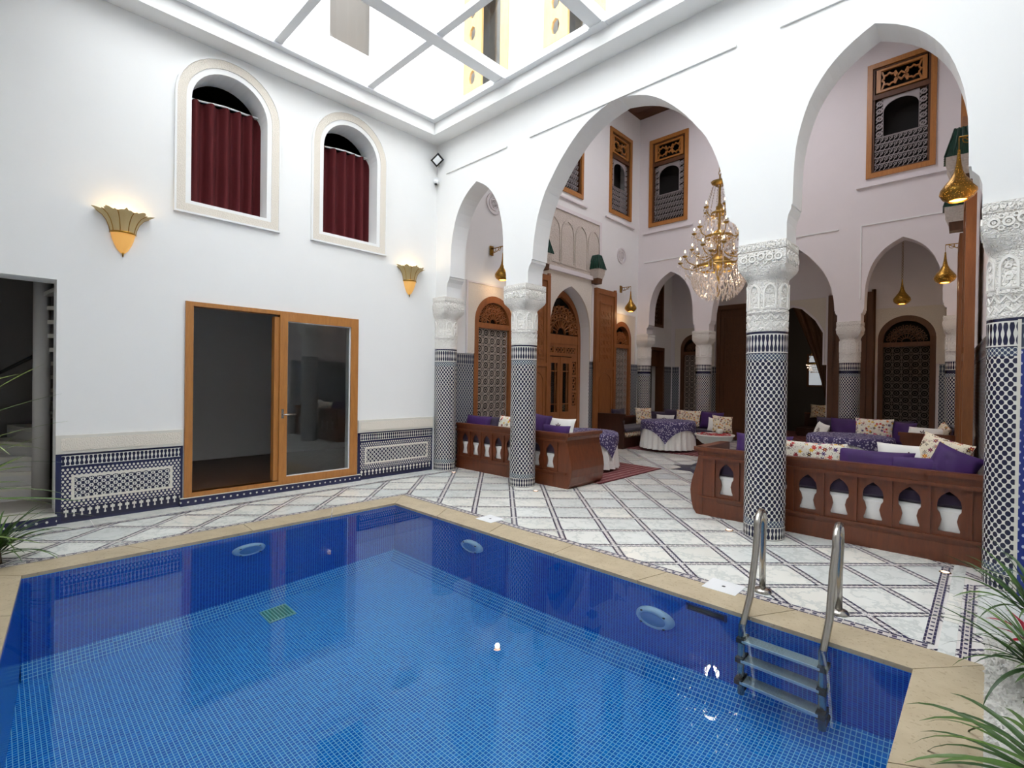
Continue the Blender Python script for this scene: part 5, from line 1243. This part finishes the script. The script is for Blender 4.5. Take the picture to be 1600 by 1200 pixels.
MB().ringslab(rect(5.22, 5.50, -.16, -.055), rect(5.235, 5.485, -.145, -.068), -.005, .012, Fr((0, PY1, 0), (1, 0, 0), (0, -1, 0))).build('frame', plain('blue_plastic', '#0c2a80', .4), t)
MB().slab(rect(5.235, 5.485, -.145, -.068), [], .001, .003, Fr((0, PY1, 0), (1, 0, 0), (0, -1, 0))).build('slot', 'black', t)
t = thing('floor_drain', (1.95, -3.2, zb(1.95)), 'pale green square drain grate on the pool floor', 'drain')
DR = (1.95, -3.28)
xf = lambda v: Vector((DR[0]+v.x, DR[1]+v.y, zb(DR[0]+v.x)+v.z))
MB().box(-.13, .13, -.12, .12, .002, .014).build('plate', plain('pale_green_plastic', '#a8dcc8', .4), t, xf=xf)
for k in range(8): MB().box(-.11, .11, -.10+.028*k-.006, -.10+.028*k+.006, .014, .022).build('slat', plain('green_plastic', '#4fa890', .4) if k == 0 else bpy.data.materials['green_plastic'], t, xf=xf)
for i, (x, y) in enumerate(((2.85, -1.40), (5.34, -1.40))):
    t = thing('access_hatch', (x, y, 0), ['square white floor hatch at the coping near the far pool corner', 'square white floor hatch at the coping beside the ladder'][i], 'hatch', 'white floor hatches')
    MB().box(x-.12, x+.12, y-.11, y+.11, .0015, .006).build('lid', 'white_metal', t); MB().lathe([(0, .0075), (.012, .0075), (.014, .006)], (x, y, 0), 10).build('finger_hole', 'black', t)
for i, (x, y) in enumerate(((.447, .077), (2.267, .02), (4.827, .1), (6.50, .2))):
    t = thing('floor_spot', (x, y, 0), 'small recessed floor spot at the foot of the '+['corner column', 'second column', 'third column', 'nearest column'][i], 'floor light', 'recessed floor spots')
    MB().lathe([(.028, .004), (.036, .004), (.04, .001)], (x, y, 0), 16).build('bezel', 'gold', t); MB().lathe([(0, .005), (.028, .005)], (x, y, 0), 16).build('lens', emit('spot_lens', '#ffe0cc', 1.2), t)

# ================================================================== PLANTING
def strap(L, w, droop, lift, n=10, twist=0.):
    m = MB(); vs = []
    x = z = 0.; ang = lift
    for k in range(n+1):
        f = k/n; ww = w*(min(1, .35+3*f))*(1-f)**.65+.0006
        tw = twist*f; vs += [(x, -ww*math.cos(tw), z-ww*math.sin(tw)), (x, 0, z-ww*.35), (x, ww*math.cos(tw), z+ww*math.sin(tw))]
        x += L/n*math.cos(ang); z += L/n*math.sin(ang); ang -= droop/n*(.4+1.2*f)
    fs = []
    for k in range(n): fs += [(3*k, 3*k+1, 3*k+4, 3*k+3), (3*k+1, 3*k+2, 3*k+5, 3*k+4)]
    m.add(vs, fs, True); return m
def leafy(loc, n, Lr, wr, lift, droop, label, mat, name='spiky_plant', az=(0, 2*PI), group='strap leaved plants', stem=.12, cat='plant'):
    t = thing(name, loc, label, cat, group)
    MB().tube([(loc[0], loc[1], loc[2]), (loc[0], loc[1], loc[2]+stem)], [.04, .03], 10).build('stem', 'plant_stem', t)
    for k in range(n):
        a = az[0]+(az[1]-az[0])*((k*.618) % 1); f = random.random()
        m = strap(random.uniform(*Lr), random.uniform(*wr), random.uniform(*droop), random.uniform(*lift), 10, random.uniform(-.5, .5))
        c, s = math.cos(a), math.sin(a); h = stem*(.4+.6*random.random())
        m.v = [Vector((p.x*c-p.y*s, p.x*s+p.y*c, p.z+h)) for p in m.v]
        o = m.build('leaf', mat, None); o.parent = t
    return t
bed = quad([(6.74, -1.0, .003), (6.74, -7.19, .003), (8.29, -7.19, .003), (8.29, -1.0, .003)]).build('planting_bed', 'gravel', label='gravel planting bed between the pool coping and the wall', cat='planting bed', kind='structure')
m = MB()
for k in range(5200):
    x = random.uniform(6.745, 7.6); y = random.uniform(-4.2, -1.02); s = random.uniform(.008, .02); h = random.uniform(.6, 1.1)
    a = random.random()*PI; c, sn = math.cos(a)*s, math.sin(a)*s
    m.add([(x-c, y-sn, .003), (x+sn, y-c, .003), (x+c, y+sn, .003), (x-sn, y+c, .003), (x-c*.4, y-sn*.4, .003+s*h), (x+c*.4, y+sn*.4, .003+s*h)], [(0, 1, 4), (1, 5, 4), (1, 2, 5), (2, 3, 5), (3, 4, 5), (3, 0, 4)])
m.build('gravel', 'gravel', label='loose pale pebbles covering the planting bed', cat='gravel', kind='stuff')
leafy((6.97, -.78, 0), 46, (.42, .62), (.014, .022), (.5, 1.4), (.7, 2.1), 'dark green spiky plant at the foot of the nearest column', 'leaf')
leafy((6.96, -1.58, 0), 74, (.32, .55), (.010, .016), (.1, 1.25), (.6, 1.9), 'bushy dark green grass-like plant in the middle of the planting bed', 'leaf')
leafy((6.93, -1.18, 0.02), 16, (.14, .26), (.018, .026), (.5, 1.3), (.5, 1.2), 'small red bromeliad half hidden among the spiky plants', 'leaf_red', 'bromeliad', group='bromeliads')
leafy((6.98, -2.55, 0), 44, (.42, .58), (.016, .024), (.2, 1.2), (.9, 1.9), 'broad bladed green plant at the near end of the planting bed', 'leaf')
leafy((1.10, -5.12, 0.), 84, (.32, .52), (.010, .016), (.1, 1.25), (.7, 1.8), 'low green spiky plant left of the pool', 'leaf')
leafy((2.75, -5.47, 0.), 40, (.5, .8), (.012, .018), (-.1, 1.0), (.3, 1.0), 'tall pale green spiky plant left of the pool', 'leaf_light', az=(PI*.1, PI*.9), stem=1.3)
